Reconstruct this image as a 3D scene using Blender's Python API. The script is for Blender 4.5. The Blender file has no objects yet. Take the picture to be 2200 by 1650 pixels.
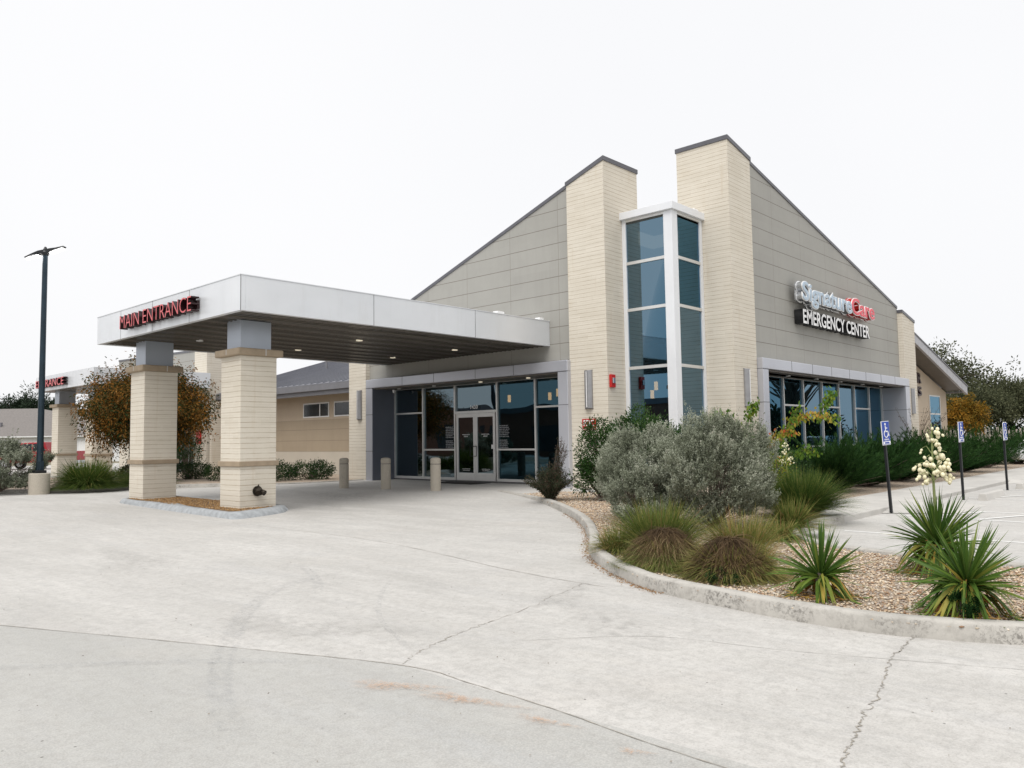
import bpy, bmesh, math, random
import numpy as np
from mathutils import Vector, Matrix
random.seed(7); RNG = np.random.default_rng(7)
R = math.radians
scn = bpy.context.scene
C = scn.collection

# ------------------------------------------------------------------ camera, sky, sun, exposure
H = 1.5
F_PX, PITCH, ROLL, YAW = 1697.0, 0.0697, -0.0152, 0.7455
fw = Vector((math.cos(PITCH)*math.cos(YAW), math.cos(PITCH)*math.sin(YAW), math.sin(PITCH)))
rt = Vector((math.sin(YAW), -math.cos(YAW), 0)); up = rt.cross(fw)
cr, sr = math.cos(ROLL), math.sin(ROLL)
rt2 = cr*rt + sr*up; up2 = -sr*rt + cr*up
cd = bpy.data.cameras.new('camera'); cam = bpy.data.objects.new('camera', cd); C.objects.link(cam)
m = Matrix((rt2, up2, -fw)).transposed().to_4x4(); m.translation = Vector((0, 0, H))
cam.matrix_world = m
cd.sensor_width = 36; cd.lens = 36*F_PX/2200; cd.clip_start = .05; cd.clip_end = 2000
scn.camera = cam

w = bpy.data.worlds.new('World'); scn.world = w; w.use_nodes = True
nt = w.node_tree; nt.nodes.clear()
SUN_EL, SUN_ROT = R(58), R(200)
sky = nt.nodes.new('ShaderNodeTexSky'); sky.sky_type = 'NISHITA'; sky.sun_disc = False
sky.sun_elevation = SUN_EL; sky.sun_rotation = SUN_ROT; sky.dust_density = 6; sky.air_density = 1
# thick even overcast: the clear sky shows through only a little
tc = nt.nodes.new('ShaderNodeTexCoord'); cl = nt.nodes.new('ShaderNodeTexNoise'); cl.inputs['Scale'].default_value = 1.1
cl.inputs['Detail'].default_value = 4
cr_ = nt.nodes.new('ShaderNodeValToRGB')
cr_.color_ramp.elements[0].position = .3; cr_.color_ramp.elements[0].color = (8.62, 8.66, 8.82, 1)
cr_.color_ramp.elements[1].position = .7; cr_.color_ramp.elements[1].color = (9.1, 9.1, 9.2, 1)
mx = nt.nodes.new('ShaderNodeMixRGB'); mx.inputs[0].default_value = .95
bg = nt.nodes.new('ShaderNodeBackground'); bg.inputs['Strength'].default_value = .1
wo = nt.nodes.new('ShaderNodeOutputWorld')
nt.links.new(tc.outputs['Generated'], cl.inputs['Vector']); nt.links.new(cl.outputs['Fac'], cr_.inputs[0])
nt.links.new(sky.outputs[0], mx.inputs[1]); nt.links.new(cr_.outputs[0], mx.inputs[2])
nt.links.new(mx.outputs[0], bg.inputs[0]); nt.links.new(bg.outputs[0], wo.inputs[0])

sd = bpy.data.lights.new('sun', 'SUN'); sd.energy = 2.1; sd.angle = R(45); sd.color = (1, .965, .92)
sun = bpy.data.objects.new('sun', sd); C.objects.link(sun)
sdir = Vector((-.75, -.30, 0)).normalized()*math.cos(SUN_EL) + Vector((0, 0, math.sin(SUN_EL)))
sun.rotation_euler = sdir.to_track_quat('Z', 'Y').to_euler(); sun.location = (0, 0, 30)
sky.sun_rotation = math.atan2(sdir.x, sdir.y)
scn.view_settings.view_transform = 'Standard'; scn.view_settings.look = 'None'
scn.view_settings.exposure = .17; scn.view_settings.gamma = 1
scn.cycles.max_bounces = 6; scn.cycles.transparent_max_bounces = 12; scn.cycles.glossy_bounces = 4
scn.cycles.diffuse_bounces = 3

# ------------------------------------------------------------------ materials
def mat(name):
    m = bpy.data.materials.new(name); m.use_nodes = True
    t = m.node_tree; t.nodes.clear()
    o = t.nodes.new('ShaderNodeOutputMaterial'); b = t.nodes.new('ShaderNodeBsdfPrincipled')
    t.links.new(b.outputs[0], o.inputs[0])
    return m, t, b, o
def N(t, k, **kw):
    n = t.nodes.new('ShaderNode'+k)
    for a, v in kw.items(): setattr(n, a, v)
    return n
def L(t, a, b): t.links.new(a, b)
def math_(t, op, a, b=None, clamp=False):
    n = N(t, 'Math', operation=op, use_clamp=clamp)
    for i, v in enumerate((a, b)):
        if v is None: continue
        if isinstance(v, (int, float)): n.inputs[i].default_value = v
        else: L(t, v, n.inputs[i])
    return n.outputs[0]
def mix(t, fac, a, b, blend='MIX'):
    n = N(t, 'MixRGB', blend_type=blend)
    for i, v in enumerate((fac, a, b)):
        if isinstance(v, (int, float)): n.inputs[i].default_value = v
        elif isinstance(v, tuple): n.inputs[i].default_value = (*v[:3], 1)
        else: L(t, v, n.inputs[i])
    return n.outputs[0]
def geo(t): return N(t, 'NewGeometry').outputs['Position']
def noise(t, vec, scale, detail=4, rough=.55, out='Fac'):
    n = N(t, 'TexNoise'); n.inputs['Scale'].default_value = scale; n.inputs['Detail'].default_value = detail
    n.inputs['Roughness'].default_value = rough; L(t, vec, n.inputs['Vector']); return n.outputs[out]
def ramp(t, fac, p0, p1, c0=(0, 0, 0), c1=(1, 1, 1)):
    n = N(t, 'ValToRGB'); e = n.color_ramp.elements
    e[0].position = p0; e[1].position = p1; e[0].color = (*c0, 1); e[1].color = (*c1, 1)
    L(t, fac, n.inputs[0]); return n.outputs[0]
def bump(t, b, h, s=.3, d=.01):
    n = N(t, 'Bump'); n.inputs['Strength'].default_value = s; n.inputs['Distance'].default_value = d
    L(t, h, n.inputs['Height']); L(t, n.outputs[0], b.inputs['Normal'])
def plain(name, col, rough=.5, metal=0, var=.12, nscale=3, bstr=0, bscale=60, spec=None):
    m, t, b, o = mat(name); p = geo(t)
    c = mix(t, ramp(t, noise(t, p, nscale, 5), .3, .7), tuple(x*(1-var) for x in col), tuple(min(1, x*(1+var)) for x in col))
    L(t, c, b.inputs['Base Color']); b.inputs['Roughness'].default_value = rough; b.inputs['Metallic'].default_value = metal
    if bstr: bump(t, b, noise(t, p, bscale, 3), bstr, .005)
    if spec is not None: b.inputs['Specular IOR Level'].default_value = spec
    return m
def emit(name, col, s):
    m, t, b, o = mat(name); b.inputs['Base Color'].default_value = (*col, 1)
    b.inputs['Emission Color'].default_value = (*col, 1); b.inputs['Emission Strength'].default_value = s; return m

def concrete_drive():
    m, t, b, o = mat('drive_concrete'); p = geo(t)
    s = N(t, 'SeparateXYZ'); L(t, p, s.inputs[0]); x, y = s.outputs[0], s.outputs[1]
    mp = N(t, 'Mapping'); mp.inputs['Scale'].default_value = (1.6, .35, 1); mp.inputs['Rotation'].default_value = (0, 0, .35); L(t, p, mp.inputs[0])
    big = noise(t, p, .22, 5, .6); med = noise(t, mp.outputs[0], .9, 6, .65); fine = noise(t, p, 14, 6, .7); gr = noise(t, p, 90, 3, .7)
    base = mix(t, ramp(t, big, .35, .68), (.42, .408, .385), (.52, .507, .48))
    base = mix(t, ramp(t, med, .38, .72), base, (.58, .566, .54))
    # the nearer pour is a greyer slab
    d = math_(t, 'ADD', math_(t, 'SUBTRACT', x, 3.66), math_(t, 'MULTIPLY', math_(t, 'MAXIMUM', math_(t, 'SUBTRACT', y, 4.5), 0.), .397))
    near = math_(t, 'MULTIPLY', math_(t, 'LESS_THAN', d, 0.), .85)
    grey = mix(t, ramp(t, med, .3, .75), (.345, .348, .33), (.42, .418, .396))
    base = mix(t, near, base, grey)
    # weathered blotches, bluish scuffs, brown drips
    blue = math_(t, 'MULTIPLY', ramp(t, noise(t, mp.outputs[0], .55, 7, .7), .55, .75), .35)
    base = mix(t, blue, base, (.36, .375, .40))
    dark = math_(t, 'MULTIPLY', ramp(t, noise(t, p, 1.7, 8, .75), .56, .8), .4)
    base = mix(t, dark, base, (.28, .27, .25))
    warm = math_(t, 'MULTIPLY', ramp(t, noise(t, p, .5, 6, .6), .56, .75), .35)
    base = mix(t, warm, base, (.51, .47, .42))
    mp2 = N(t, 'Mapping'); mp2.inputs['Scale'].default_value = (9, 1.3, 1); mp2.inputs['Rotation'].default_value = (0, 0, .45); L(t, p, mp2.inputs[0])
    base = mix(t, math_(t, 'MULTIPLY', ramp(t, noise(t, mp2.outputs[0], 1., 8, .8), .47, .66), .42), base, (.33, .33, .325))
    base = mix(t, math_(t, 'MULTIPLY', ramp(t, noise(t, p, 4.5, 7, .75), .50, .70), .36), base, (.33, .32, .30))
    base = mix(t, math_(t, 'MULTIPLY', ramp(t, noise(t, p, .12, 4, .6), .40, .62), .22), base, (.36, .355, .345))
    base = mix(t, math_(t, 'MULTIPLY', ramp(t, fine, .45, .66), .45), base, (.30, .29, .27))
    base = mix(t, math_(t, 'MULTIPLY', ramp(t, gr, .42, .62), .28), base, (.66, .64, .60))
    base = mix(t, math_(t, 'MULTIPLY', ramp(t, noise(t, p, 60, 5, .85), .53, .64), .5), base, (.26, .25, .235))
    v = N(t, 'TexVoronoi'); v.inputs['Scale'].default_value = 5.5; v.inputs['Randomness'].default_value = 1; L(t, p, v.inputs['Vector'])
    spot = math_(t, 'LESS_THAN', v.outputs['Distance'], .045)
    sel = math_(t, 'GREATER_THAN', noise(t, p, 2.3, 2), .5)
    base = mix(t, math_(t, 'MULTIPLY', math_(t, 'MULTIPLY', spot, sel), .75), base, (.1, .095, .085))
    L(t, base, b.inputs['Base Color']); b.inputs['Roughness'].default_value = .82
    bump(t, b, math_(t, 'ADD', fine, gr), .25, .004)
    return m
def concrete_kerb():
    m, t, b, o = mat('kerb_concrete'); p = geo(t)
    g = N(t, 'NewGeometry'); s = N(t, 'SeparateXYZ'); L(t, g.outputs['Normal'], s.inputs[0])
    base = mix(t, ramp(t, noise(t, p, 1.2, 6, .7), .3, .7), (.37, .355, .325), (.51, .49, .45))
    base = mix(t, math_(t, 'MULTIPLY', ramp(t, noise(t, p, 9, 7, .75), .48, .68), .55), base, (.27, .255, .23))
    side = math_(t, 'LESS_THAN', s.outputs[2], .6)
    pits = math_(t, 'MULTIPLY', math_(t, 'MULTIPLY', ramp(t, noise(t, p, 28, 5, .8), .5, .58), ramp(t, noise(t, p, 2.0, 3), .42, .6)), side)
    base = mix(t, math_(t, 'MULTIPLY', pits, .8), base, (.16, .15, .135))
    L(t, base, b.inputs['Base Color']); b.inputs['Roughness'].default_value = .85
    bump(t, b, math_(t, 'SUBTRACT', noise(t, p, 40, 5, .7), pits), .5, .006); return m
def wallvec(t):
    """(along, up) coordinates of an upright wall, from the true position and the true normal"""
    g = N(t, 'NewGeometry'); sp = N(t, 'SeparateXYZ'); sn = N(t, 'SeparateXYZ')
    L(t, g.outputs['Position'], sp.inputs[0]); L(t, g.outputs['Normal'], sn.inputs[0])
    isx = math_(t, 'GREATER_THAN', math_(t, 'ABSOLUTE', sn.outputs[0]), .5)
    al = math_(t, 'ADD', math_(t, 'MULTIPLY', sp.outputs[1], isx), math_(t, 'MULTIPLY', sp.outputs[0], math_(t, 'SUBTRACT', 1., isx)))
    c = N(t, 'CombineXYZ'); L(t, al, c.inputs[0]); L(t, sp.outputs[2], c.inputs[1]); return c.outputs[0], al, sp.outputs[2], g.outputs['Position']
def stone():
    m, t, b, o = mat('cream_limestone'); v, al, z, p = wallvec(t)
    # slightly wavy beds
    wv = N(t, 'CombineXYZ'); L(t, al, wv.inputs[0]); L(t, math_(t, 'ADD', z, math_(t, 'MULTIPLY', noise(t, p, 1.5, 2), .03)), wv.inputs[1])
    br = N(t, 'TexBrick'); L(t, wv.outputs[0], br.inputs['Vector'])
    br.inputs['Scale'].default_value = 1; br.inputs['Brick Width'].default_value = .62; br.inputs['Row Height'].default_value = .121
    br.inputs['Mortar Size'].default_value = .004; br.inputs['Mortar Smooth'].default_value = .5; br.offset = .37; br.inputs['Bias'].default_value = 0; br.squash = 1.6; br.squash_frequency = 3
    br.inputs['Color1'].default_value = (.655, .61, .525, 1); br.inputs['Color2'].default_value = (.705, .66, .575, 1); br.inputs['Mortar'].default_value = (.68, .635, .55, 1)
    c = mix(t, ramp(t, noise(t, p, .9, 5, .65), .3, .7), (.94, .93, .91), (1.0, 1.0, 1.0))
    base = mix(t, 1., br.outputs['Color'], c, 'MULTIPLY')
    # bed joints: thin, uneven dark lines; head joints fainter
    zz = math_(t, 'ADD', z, math_(t, 'MULTIPLY', noise(t, p, 1.5, 2), .03))
    fr_ = math_(t, 'ABSOLUTE', math_(t, 'SUBTRACT', math_(t, 'MODULO', math_(t, 'ADD', zz, 121.), .121), .0605))
    bed = math_(t, 'MULTIPLY', math_(t, 'LESS_THAN', fr_, .0072), math_(t, 'ADD', .35, math_(t, 'MULTIPLY', ramp(t, noise(t, v, 2.2, 5, .7), .35, .65), .65)))
    head = math_(t, 'MULTIPLY', br.outputs['Fac'], math_(t, 'MULTIPLY', ramp(t, noise(t, v, .8, 3, .6), .42, .62), .4))
    base = mix(t, math_(t, 'MULTIPLY', math_(t, 'MAXIMUM', bed, head), .88), base, (.34, .265, .175))
    dirt = math_(t, 'MULTIPLY', ramp(t, noise(t, v, 1.1, 6, .75), .58, .75), .3)
    base = mix(t, dirt, base, (.52, .435, .315))
    vs_ = N(t, 'Mapping'); vs_.inputs['Scale'].default_value = (5, .35, 1); L(t, v, vs_.inputs[0])
    base = mix(t, math_(t, 'MULTIPLY', ramp(t, noise(t, vs_.outputs[0], 1., 4, .6), .60, .74), .35), base, (.47, .35, .21))
    base = mix(t, math_(t, 'MULTIPLY', ramp(t, noise(t, p, 45, 4, .7), .4, .8), .15), base, (.46, .39, .29))
    L(t, base, b.inputs['Base Color']); b.inputs['Roughness'].default_value = .88
    hh = math_(t, 'ADD', math_(t, 'SUBTRACT', 1., math_(t, 'MAXIMUM', bed, head)), math_(t, 'MULTIPLY', noise(t, p, 25, 4), .35))
    bump(t, b, hh, .45, .010); return m
def siding(col, name, zph, zst, aph, ast, line=.011):
    m, t, b, o = mat(name); v, al, z, p = wallvec(t)
    def joint(c, ph, st):
        f = math_(t, 'MODULO', math_(t, 'ADD', math_(t, 'SUBTRACT', c, ph), st*200.5), st)
        return math_(t, 'LESS_THAN', math_(t, 'ABSOLUTE', math_(t, 'SUBTRACT', f, st/2)), line)
    j = joint(z, zph, zst)
    if ast: j = math_(t, 'MAXIMUM', j, math_(t, 'MULTIPLY', joint(al, aph, ast), .5))
    c = mix(t, ramp(t, noise(t, p, .7, 6, .65), .3, .72), tuple(q*.94 for q in col), tuple(q*1.05 for q in col))
    c = mix(t, math_(t, 'MULTIPLY', ramp(t, noise(t, p, 2.4, 7, .75), .6, .8), .3), c, tuple(q*.72 for q in col))
    st_ = N(t, 'Mapping'); st_.inputs['Scale'].default_value = (4, .25, 1); L(t, v, st_.inputs[0])
    c = mix(t, math_(t, 'MULTIPLY', ramp(t, noise(t, st_.outputs[0], 1., 5, .65), .5, .75), .28), c, tuple(q*.78 for q in col))
    pn = N(t, 'TexWhiteNoise'); cxy = N(t, 'CombineXYZ'); L(t, math_(t, 'FLOOR', math_(t, 'DIVIDE', math_(t, 'SUBTRACT', al, aph), ast or 3.)), cxy.inputs[0]); L(t, math_(t, 'FLOOR', math_(t, 'DIVIDE', math_(t, 'SUBTRACT', z, zph-zst/2), zst)), cxy.inputs[1]); L(t, cxy.outputs[0], pn.inputs['Vector'])
    c = mix(t, math_(t, 'MULTIPLY', pn.outputs['Value'], .10), c, tuple(q*.6 for q in col))
    c = mix(t, math_(t, 'MULTIPLY', j, .75), c, (.13, .11, .09))
    L(t, c, b.inputs['Base Color']); b.inputs['Roughness'].default_value = .62
    bump(t, b, math_(t, 'SUBTRACT', math_(t, 'MULTIPLY', noise(t, p, 60, 3), .15), j), .35, .008); return m
def alupanel():
    m, t, b, o = mat('white_aluminium_panel'); v, al, z, p = wallvec(t)
    c = mix(t, ramp(t, noise(t, p, .5, 4), .3, .7), (.67, .695, .725), (.73, .75, .775))
    k = N(t, 'Mapping'); k.inputs['Scale'].default_value = (3.5, .5, 1); L(t, v, k.inputs[0])
    c = mix(t, math_(t, 'MULTIPLY', ramp(t, noise(t, k.outputs[0], 1., 6, .7), .52, .78), .22), c, (.46, .46, .45))
    L(t, c, b.inputs['Base Color']); b.inputs['Roughness'].default_value = .33; b.inputs['Metallic'].default_value = .25
    bump(t, b, noise(t, p, .9, 2), .5, .05); return m
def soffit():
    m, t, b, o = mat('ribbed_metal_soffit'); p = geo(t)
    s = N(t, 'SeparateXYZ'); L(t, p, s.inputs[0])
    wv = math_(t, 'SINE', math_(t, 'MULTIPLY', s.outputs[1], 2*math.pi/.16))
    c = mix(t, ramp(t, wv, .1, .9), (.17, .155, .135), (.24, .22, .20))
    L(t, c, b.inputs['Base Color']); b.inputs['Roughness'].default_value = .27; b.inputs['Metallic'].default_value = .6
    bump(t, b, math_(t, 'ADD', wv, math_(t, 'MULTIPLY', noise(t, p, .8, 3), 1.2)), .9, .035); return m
def seam_roof():
    m, t, b, o = mat('standing_seam_roof'); p = geo(t)
    s = N(t, 'SeparateXYZ'); L(t, p, s.inputs[0])
    c = mix(t, ramp(t, noise(t, p, .6, 4), .3, .7), (.135, .14, .165), (.17, .175, .20))
    L(t, c, b.inputs['Base Color']); b.inputs['Roughness'].default_value = .38; b.inputs['Metallic'].default_value = .3; return m
def glass(name, refl=(.13, .30, .42), trans=(.10, .15, .15), wob=.06, wsc=.5):
    m, t, b, o = mat(name); t.nodes.remove(b); p = geo(t)
    g = N(t, 'BsdfGlossy'); g.inputs['Roughness'].default_value = .0; g.inputs['Color'].default_value = (*refl, 1)
    tr = N(t, 'BsdfTransparent'); tr.inputs['Color'].default_value = (*trans, 1)
    bp = N(t, 'Bump'); bp.inputs['Strength'].default_value = wob; bp.inputs['Distance'].default_value = .06
    L(t, noise(t, p, wsc, 1.5), bp.inputs['Height']); L(t, bp.outputs[0], g.inputs['Normal'])
    fr = N(t, 'Fresnel'); fr.inputs['IOR'].default_value = 1.8; 
    g2 = N(t, 'BsdfGlossy'); g2.inputs['Roughness'].default_value = 0; g2.inputs['Color'].default_value = (.8, .88, .92, 1); L(t, bp.outputs[0], g2.inputs['Normal'])
    ad = N(t, 'AddShader'); L(t, g.outputs[0], ad.inputs[0]); L(t, tr.outputs[0], ad.inputs[1])
    mxs = N(t, 'MixShader'); L(t, math_(t, 'MULTIPLY', fr.outputs[0], .12), mxs.inputs[0]); L(t, ad.outputs[0], mxs.inputs[1]); L(t, g2.outputs[0], mxs.inputs[2])
    L(t, mxs.outputs[0], o.inputs[0]); return m
def leafmat(name, stops, rough=.6, trans=.25, spec=.3):
    """stops: [(position, colour)] over the per-leaf attribute 'tint'"""
    m, t, b, o = mat(name); a = N(t, 'Attribute', attribute_name='tint')
    n = N(t, 'ValToRGB'); e = n.color_ramp.elements
    while len(e) < len(stops): e.new(.5)
    for i, (q, c) in enumerate(stops): e[i].position = q; e[i].color = (*c, 1)
    L(t, a.outputs['Fac'], n.inputs[0]); L(t, n.outputs[0], b.inputs['Base Color'])
    b.inputs['Roughness'].default_value = rough; b.inputs['Specular IOR Level'].default_value = spec*.35
    tr = N(t, 'BsdfTranslucent'); L(t, n.outputs[0], tr.inputs['Color'])
    ms = N(t, 'MixShader'); ms.inputs[0].default_value = trans
    L(t, b.outputs[0], ms.inputs[1]); L(t, tr.outputs[0], ms.inputs[2]); L(t, ms.outputs[0], o.inputs[0]); return m
def gravelmat():
    m, t, b, o = mat('river_gravel'); p = geo(t)
    v = N(t, 'TexVoronoi'); v.inputs['Scale'].default_value = 26; L(t, p, v.inputs['Vector'])
    n = N(t, 'ValToRGB'); e = n.color_ramp.elements
    cols = [(0, (.36, .25, .17)), (.25, (.52, .42, .31)), (.5, (.42, .32, .24)), (.75, (.60, .52, .42)), (1, (.32, .27, .23))]
    while len(e) < 5: e.new(.5)
    for i, (q, c) in enumerate(cols): e[i].position = q; e[i].color = (*c, 1)
    s = N(t, 'SeparateXYZ'); L(t, v.outputs['Color'], s.inputs[0]); L(t, s.outputs[0], n.inputs[0])
    c = mix(t, ramp(t, v.outputs['Distance'], .45, .95), n.outputs[0], (.16, .12, .09))
    L(t, c, b.inputs['Base Color']); b.inputs['Roughness'].default_value = .75
    bump(t, b, math_(t, 'SUBTRACT', 1., v.outputs['Distance']), 1., .03); return m

M = dict(
    drive=concrete_drive(), kerb=concrete_kerb(), stone=stone(),
    islandc=plain('blue_grey_kerb', (.34, .36, .375), .85, 0, .22, 7, .5, 40), walk=plain('sidewalk_concrete', (.50, .485, .455), .85, 0, .12, 1.3, .25, 50),
    siding=siding((.345, .338, .310), 'grey_siding', 4.45, .53, 1.06, 2.06),
    sidingb=siding((.345, .338, .310), 'grey_siding_right', 4.45, .53, .2, 2.24),
    tan=siding((.40, .325, .235), 'tan_wall_panel', 1.05, .52, 0, 0, .007),
    creamwall=siding((.52, .43, .325), 'cream_wall_panel', 2.55, 9., 0, 0, .007),
    palebase=plain('pale_base_wall', (.52, .475, .40), .8, 0, .06, 1, .15, 60),
    trim=plain('dark_roof_trim', (.115, .115, .13), .4, .2, .1, 2),
    fascia=plain('grey_fascia', (.19, .19, .205), .4, .2, .1, 2),
    rake=plain('light_rake_board', (.40, .40, .42), .45, .1, .08, 2),
    panel=alupanel(),
    portal=plain('silver_composite_panel', (.53, .545, .595), .3, .45, .05, .6),
    neck=plain('blue_grey_metal', (.40, .44, .50), .35, .4, .06, 1),
    frame=plain('anodised_frame', (.68, .68, .67), .35, .5, .05, 2),
    frame_dark=plain('bronze_frame', (.10, .09, .08), .4, .5, .05, 2),
    doorframe=plain('pale_door_frame', (.70, .70, .69), .35, .3, .04, 2), whiteframe=plain('white_corner_post', (.78, .80, .83), .35, .15, .03, 1),
    seam=plain('dark_seam', (.10, .10, .11), .7, 0, .05, 1),
    reveal=plain('blue_grey_reveal_panel', (.165, .18, .22), .4, .3, .06, 1),
    cap=plain('tan_cast_stone', (.33, .262, .185), .85, 0, .12, 5, .3, 60),
    soffit=soffit(), roof=seam_roof(),
    glass=glass('blue_tint_glass', (.050, .130, .198), (.05, .05, .042)), glass_dark=glass('dark_store_glass', (.020, .050, .068), (.05, .048, .04), .3, .45),
    mullsoffit=plain('dark_soffit', (.14, .125, .11), .5, .2, .1, 2),
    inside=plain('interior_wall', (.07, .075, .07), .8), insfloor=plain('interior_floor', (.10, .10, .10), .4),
    black=plain('black_metal', (.015, .017, .02), .4, .3, .2, 4), pole=plain('dark_blue_pole', (.018, .035, .05), .35, .4, .2, 3),
    red=plain('red_enamel', (.50, .018, .015), .35, 0, .1, 5), redface=plain('red_acrylic_face', (.62, .10, .11), .3, 0, .08, 6),
    redret=plain('dark_red_return', (.022, .004, .006), .4, 0, .2, 6),
    blackret=plain('black_letter_return', (.012, .012, .014), .4, 0, .2, 6),
    whiteface=plain('white_acrylic_face', (.85, .85, .85), .3, 0, .03, 6), silverblue=plain('silver_blue_face', (.42, .52, .62), .35, .1, .08, 6),
    chrome=plain('chrome_return', (.55, .57, .60), .22, .8, .1, 4), pinkface=plain('rose_red_face', (.72, .07, .10), .35, 0, .08, 6),
    sconce=plain('brushed_sconce', (.34, .34, .35), .32, .75, .08, 6), white=plain('white_paint', (.80, .80, .80), .5, 0, .03, 3),
    bollard=plain('exposed_aggregate', (.44, .40, .335), .9, 0, .16, 45, .6, 70),
    bluesign=plain('blue_sign_face', (.008, .05, .34), .4, 0, .05, 4), paint=plain('road_paint', (.72, .72, .70), .8, 0, .1, 12),
    soil=plain('mulch_soil', (.16, .11, .07), .95, 0, .3, 14, .6, 60), litter=plain('dry_leaf', (.30, .17, .075), .9, 0, .35, 30),
    gravel=gravelmat(), bark=plain('grey_brown_bark', (.11, .085, .065), .9, 0, .3, 12, .6, 40),
    bronze=plain('weathered_bronze', (.05, .042, .033), .45, .7, .3, 20), rubber=plain('black_rubber', (.02, .018, .016), .9, 0, .2, 20),
    houseroof=plain('grey_shingle', (.19, .175, .165), .9, 0, .16, 6, .3, 20), housewall=plain('white_house_wall', (.74, .75, .76), .7, 0, .03, 1),
    darkwin=plain('dark_window', (.02, .025, .03), .1, 0, .1, 1), tyre=plain('tyre_rubber', (.02, .02, .02), .8),
    carred=plain('red_car_paint', (.30, .010, .016), .22, .2, .05, 1), carwhite=plain('white_car_paint', (.78, .79, .8), .22, .1, .03, 1),
    fence=plain('weathered_fence_slat', (.36, .32, .28), .85, 0, .25, 2), crack=plain('crack_dirt', (.31, .285, .245), .95, 0, .3, 10),
    jointm=plain('joint_line', (.37, .36, .335), .95, 0, .3, 8),
    lamp_on=emit('lit_lamp', (1, .98, .95), 9), warm=emit('warm_pendant', (1, .64, .30), 6.5), downl=emit('downlight_glow', (1, .9, .7), .4),
    ground=plain('dry_ground', (.20, .18, .12), .95, 0, .25, .3),
    brick=plain('brown_brick', (.16, .075, .05), .9, 0, .2, 8), letterw=plain('white_vinyl', (.55, .56, .58), .6),
)

# ------------------------------------------------------------------ object helpers
def link(o, parent=None):
    C.objects.link(o)
    if parent is not None: o.parent = parent
    return o
def tag(o, label=None, cat=None, group=None, kind=None):
    for k, v in (('label', label), ('category', cat), ('group', group), ('kind', kind)):
        if v: o[k] = v
    return o
def thing(name, label, cat, loc=(0, 0, 0), rz=0, group=None):
    o = bpy.data.objects.new(name, None); o.empty_display_size = .2; C.objects.link(o)
    o.location = loc; o.rotation_euler = (0, 0, rz); return tag(o, label, cat, group)
class MB:
    """collects faces; every part is built in world coordinates, or local ones when its thing has a location"""
    def __init__(s): s.v = []; s.f = []; s.mi = []
    def add(s, vs, fs, mi=0):
        n = len(s.v); s.v += [tuple(q) for q in vs]; s.f += [tuple(i+n for i in f) for f in fs]; s.mi += [mi]*len(fs); return s
    def box(s, x0, y0, z0, x1, y1, z1, mi=0):
        x0, x1 = sorted((x0, x1)); y0, y1 = sorted((y0, y1)); z0, z1 = sorted((z0, z1))
        return s.add([(x0, y0, z0), (x1, y0, z0), (x1, y1, z0), (x0, y1, z0), (x0, y0, z1), (x1, y0, z1), (x1, y1, z1), (x0, y1, z1)],
              [(0, 3, 2, 1), (4, 5, 6, 7), (0, 1, 5, 4), (1, 2, 6, 5), (2, 3, 7, 6), (3, 0, 4, 7)], mi)
    def prism(s, poly, off, mi=0):
        """poly: 3-D outline, off: extrusion vector"""
        n = len(poly); off = Vector(off); a = [Vector(q) for q in poly]; b = [q+off for q in a]
        return s.add(a+b, [tuple(range(n))[::-1], tuple(range(n, 2*n))]+[(i, (i+1) % n, (i+1) % n+n, i+n) for i in range(n)], mi)
    def tube(s, pts, r, n=8, mi=0, caps=True):
        pts = [Vector(p) for p in pts]; rs = r if isinstance(r, (list, tuple)) else [r]*len(pts)
        base = len(s.v); 
        for i, p in enumerate(pts):
            d = (pts[min(i+1, len(pts)-1)]-pts[max(i-1, 0)]).normalized()
            a = d.orthogonal().normalized() if abs(d.z) > .9 else d.cross(Vector((0, 0, 1))).normalized()
            if abs(d.z) > .9: a = (Vector((1, 0, 0))-d*d.x).normalized()
            bb = d.cross(a)
            for k in range(n):
                q = 2*math.pi*k/n; s.v.append(tuple(p+rs[i]*(math.cos(q)*a+math.sin(q)*bb)))
        for i in range(len(pts)-1):
            for k in range(n):
                k2 = (k+1) % n; s.f.append((base+i*n+k, base+i*n+k2, base+(i+1)*n+k2, base+(i+1)*n+k)); s.mi.append(mi)
        if caps:
            s.f.append(tuple(base+k for k in range(n))[::-1]); s.f.append(tuple(base+(len(pts)-1)*n+k for k in range(n))); s.mi += [mi, mi]
        return s
    def lathe(s, prof, c=(0, 0, 0), n=20, mi=0):
        pts = [(c[0], c[1], c[2]+z) for r, z in prof]; return s.tube(pts, [max(r, .0005) for r, z in prof], n, mi)
    def each(s, name, m, parent=None):
        for i in range(0, len(s.v), 8):
            q = MB(); q.v = s.v[i:i+8]; q.f = [(0, 3, 2, 1), (4, 5, 6, 7), (0, 1, 5, 4), (1, 2, 6, 5), (2, 3, 7, 6), (3, 0, 4, 7)]; q.mi = [0]*6; q.build(name, m, parent)
    def build(s, name, m, parent=None, bevel=0, smooth=False):
        me = bpy.data.meshes.new(name); me.from_pydata(s.v, [], s.f)
        for q in (m if isinstance(m, (list, tuple)) else [m]): me.materials.append(M[q] if isinstance(q, str) else q)
        me.polygons.foreach_set('material_index', s.mi)
        if smooth: me.polygons.foreach_set('use_smooth', [True]*len(s.f))
        me.update(); bm = bmesh.new(); bm.from_mesh(me); bmesh.ops.recalc_face_normals(bm, faces=bm.faces); bm.to_mesh(me); bm.free()
        o = bpy.data.objects.new(name, me); link(o, parent)
        if bevel:
            q = o.modifiers.new('bevel', 'BEVEL'); q.width = bevel; q.segments = 2; q.limit_method = 'ANGLE'; q.angle_limit = R(40)
        return o
def box(*a): return MB().box(*a)
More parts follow.
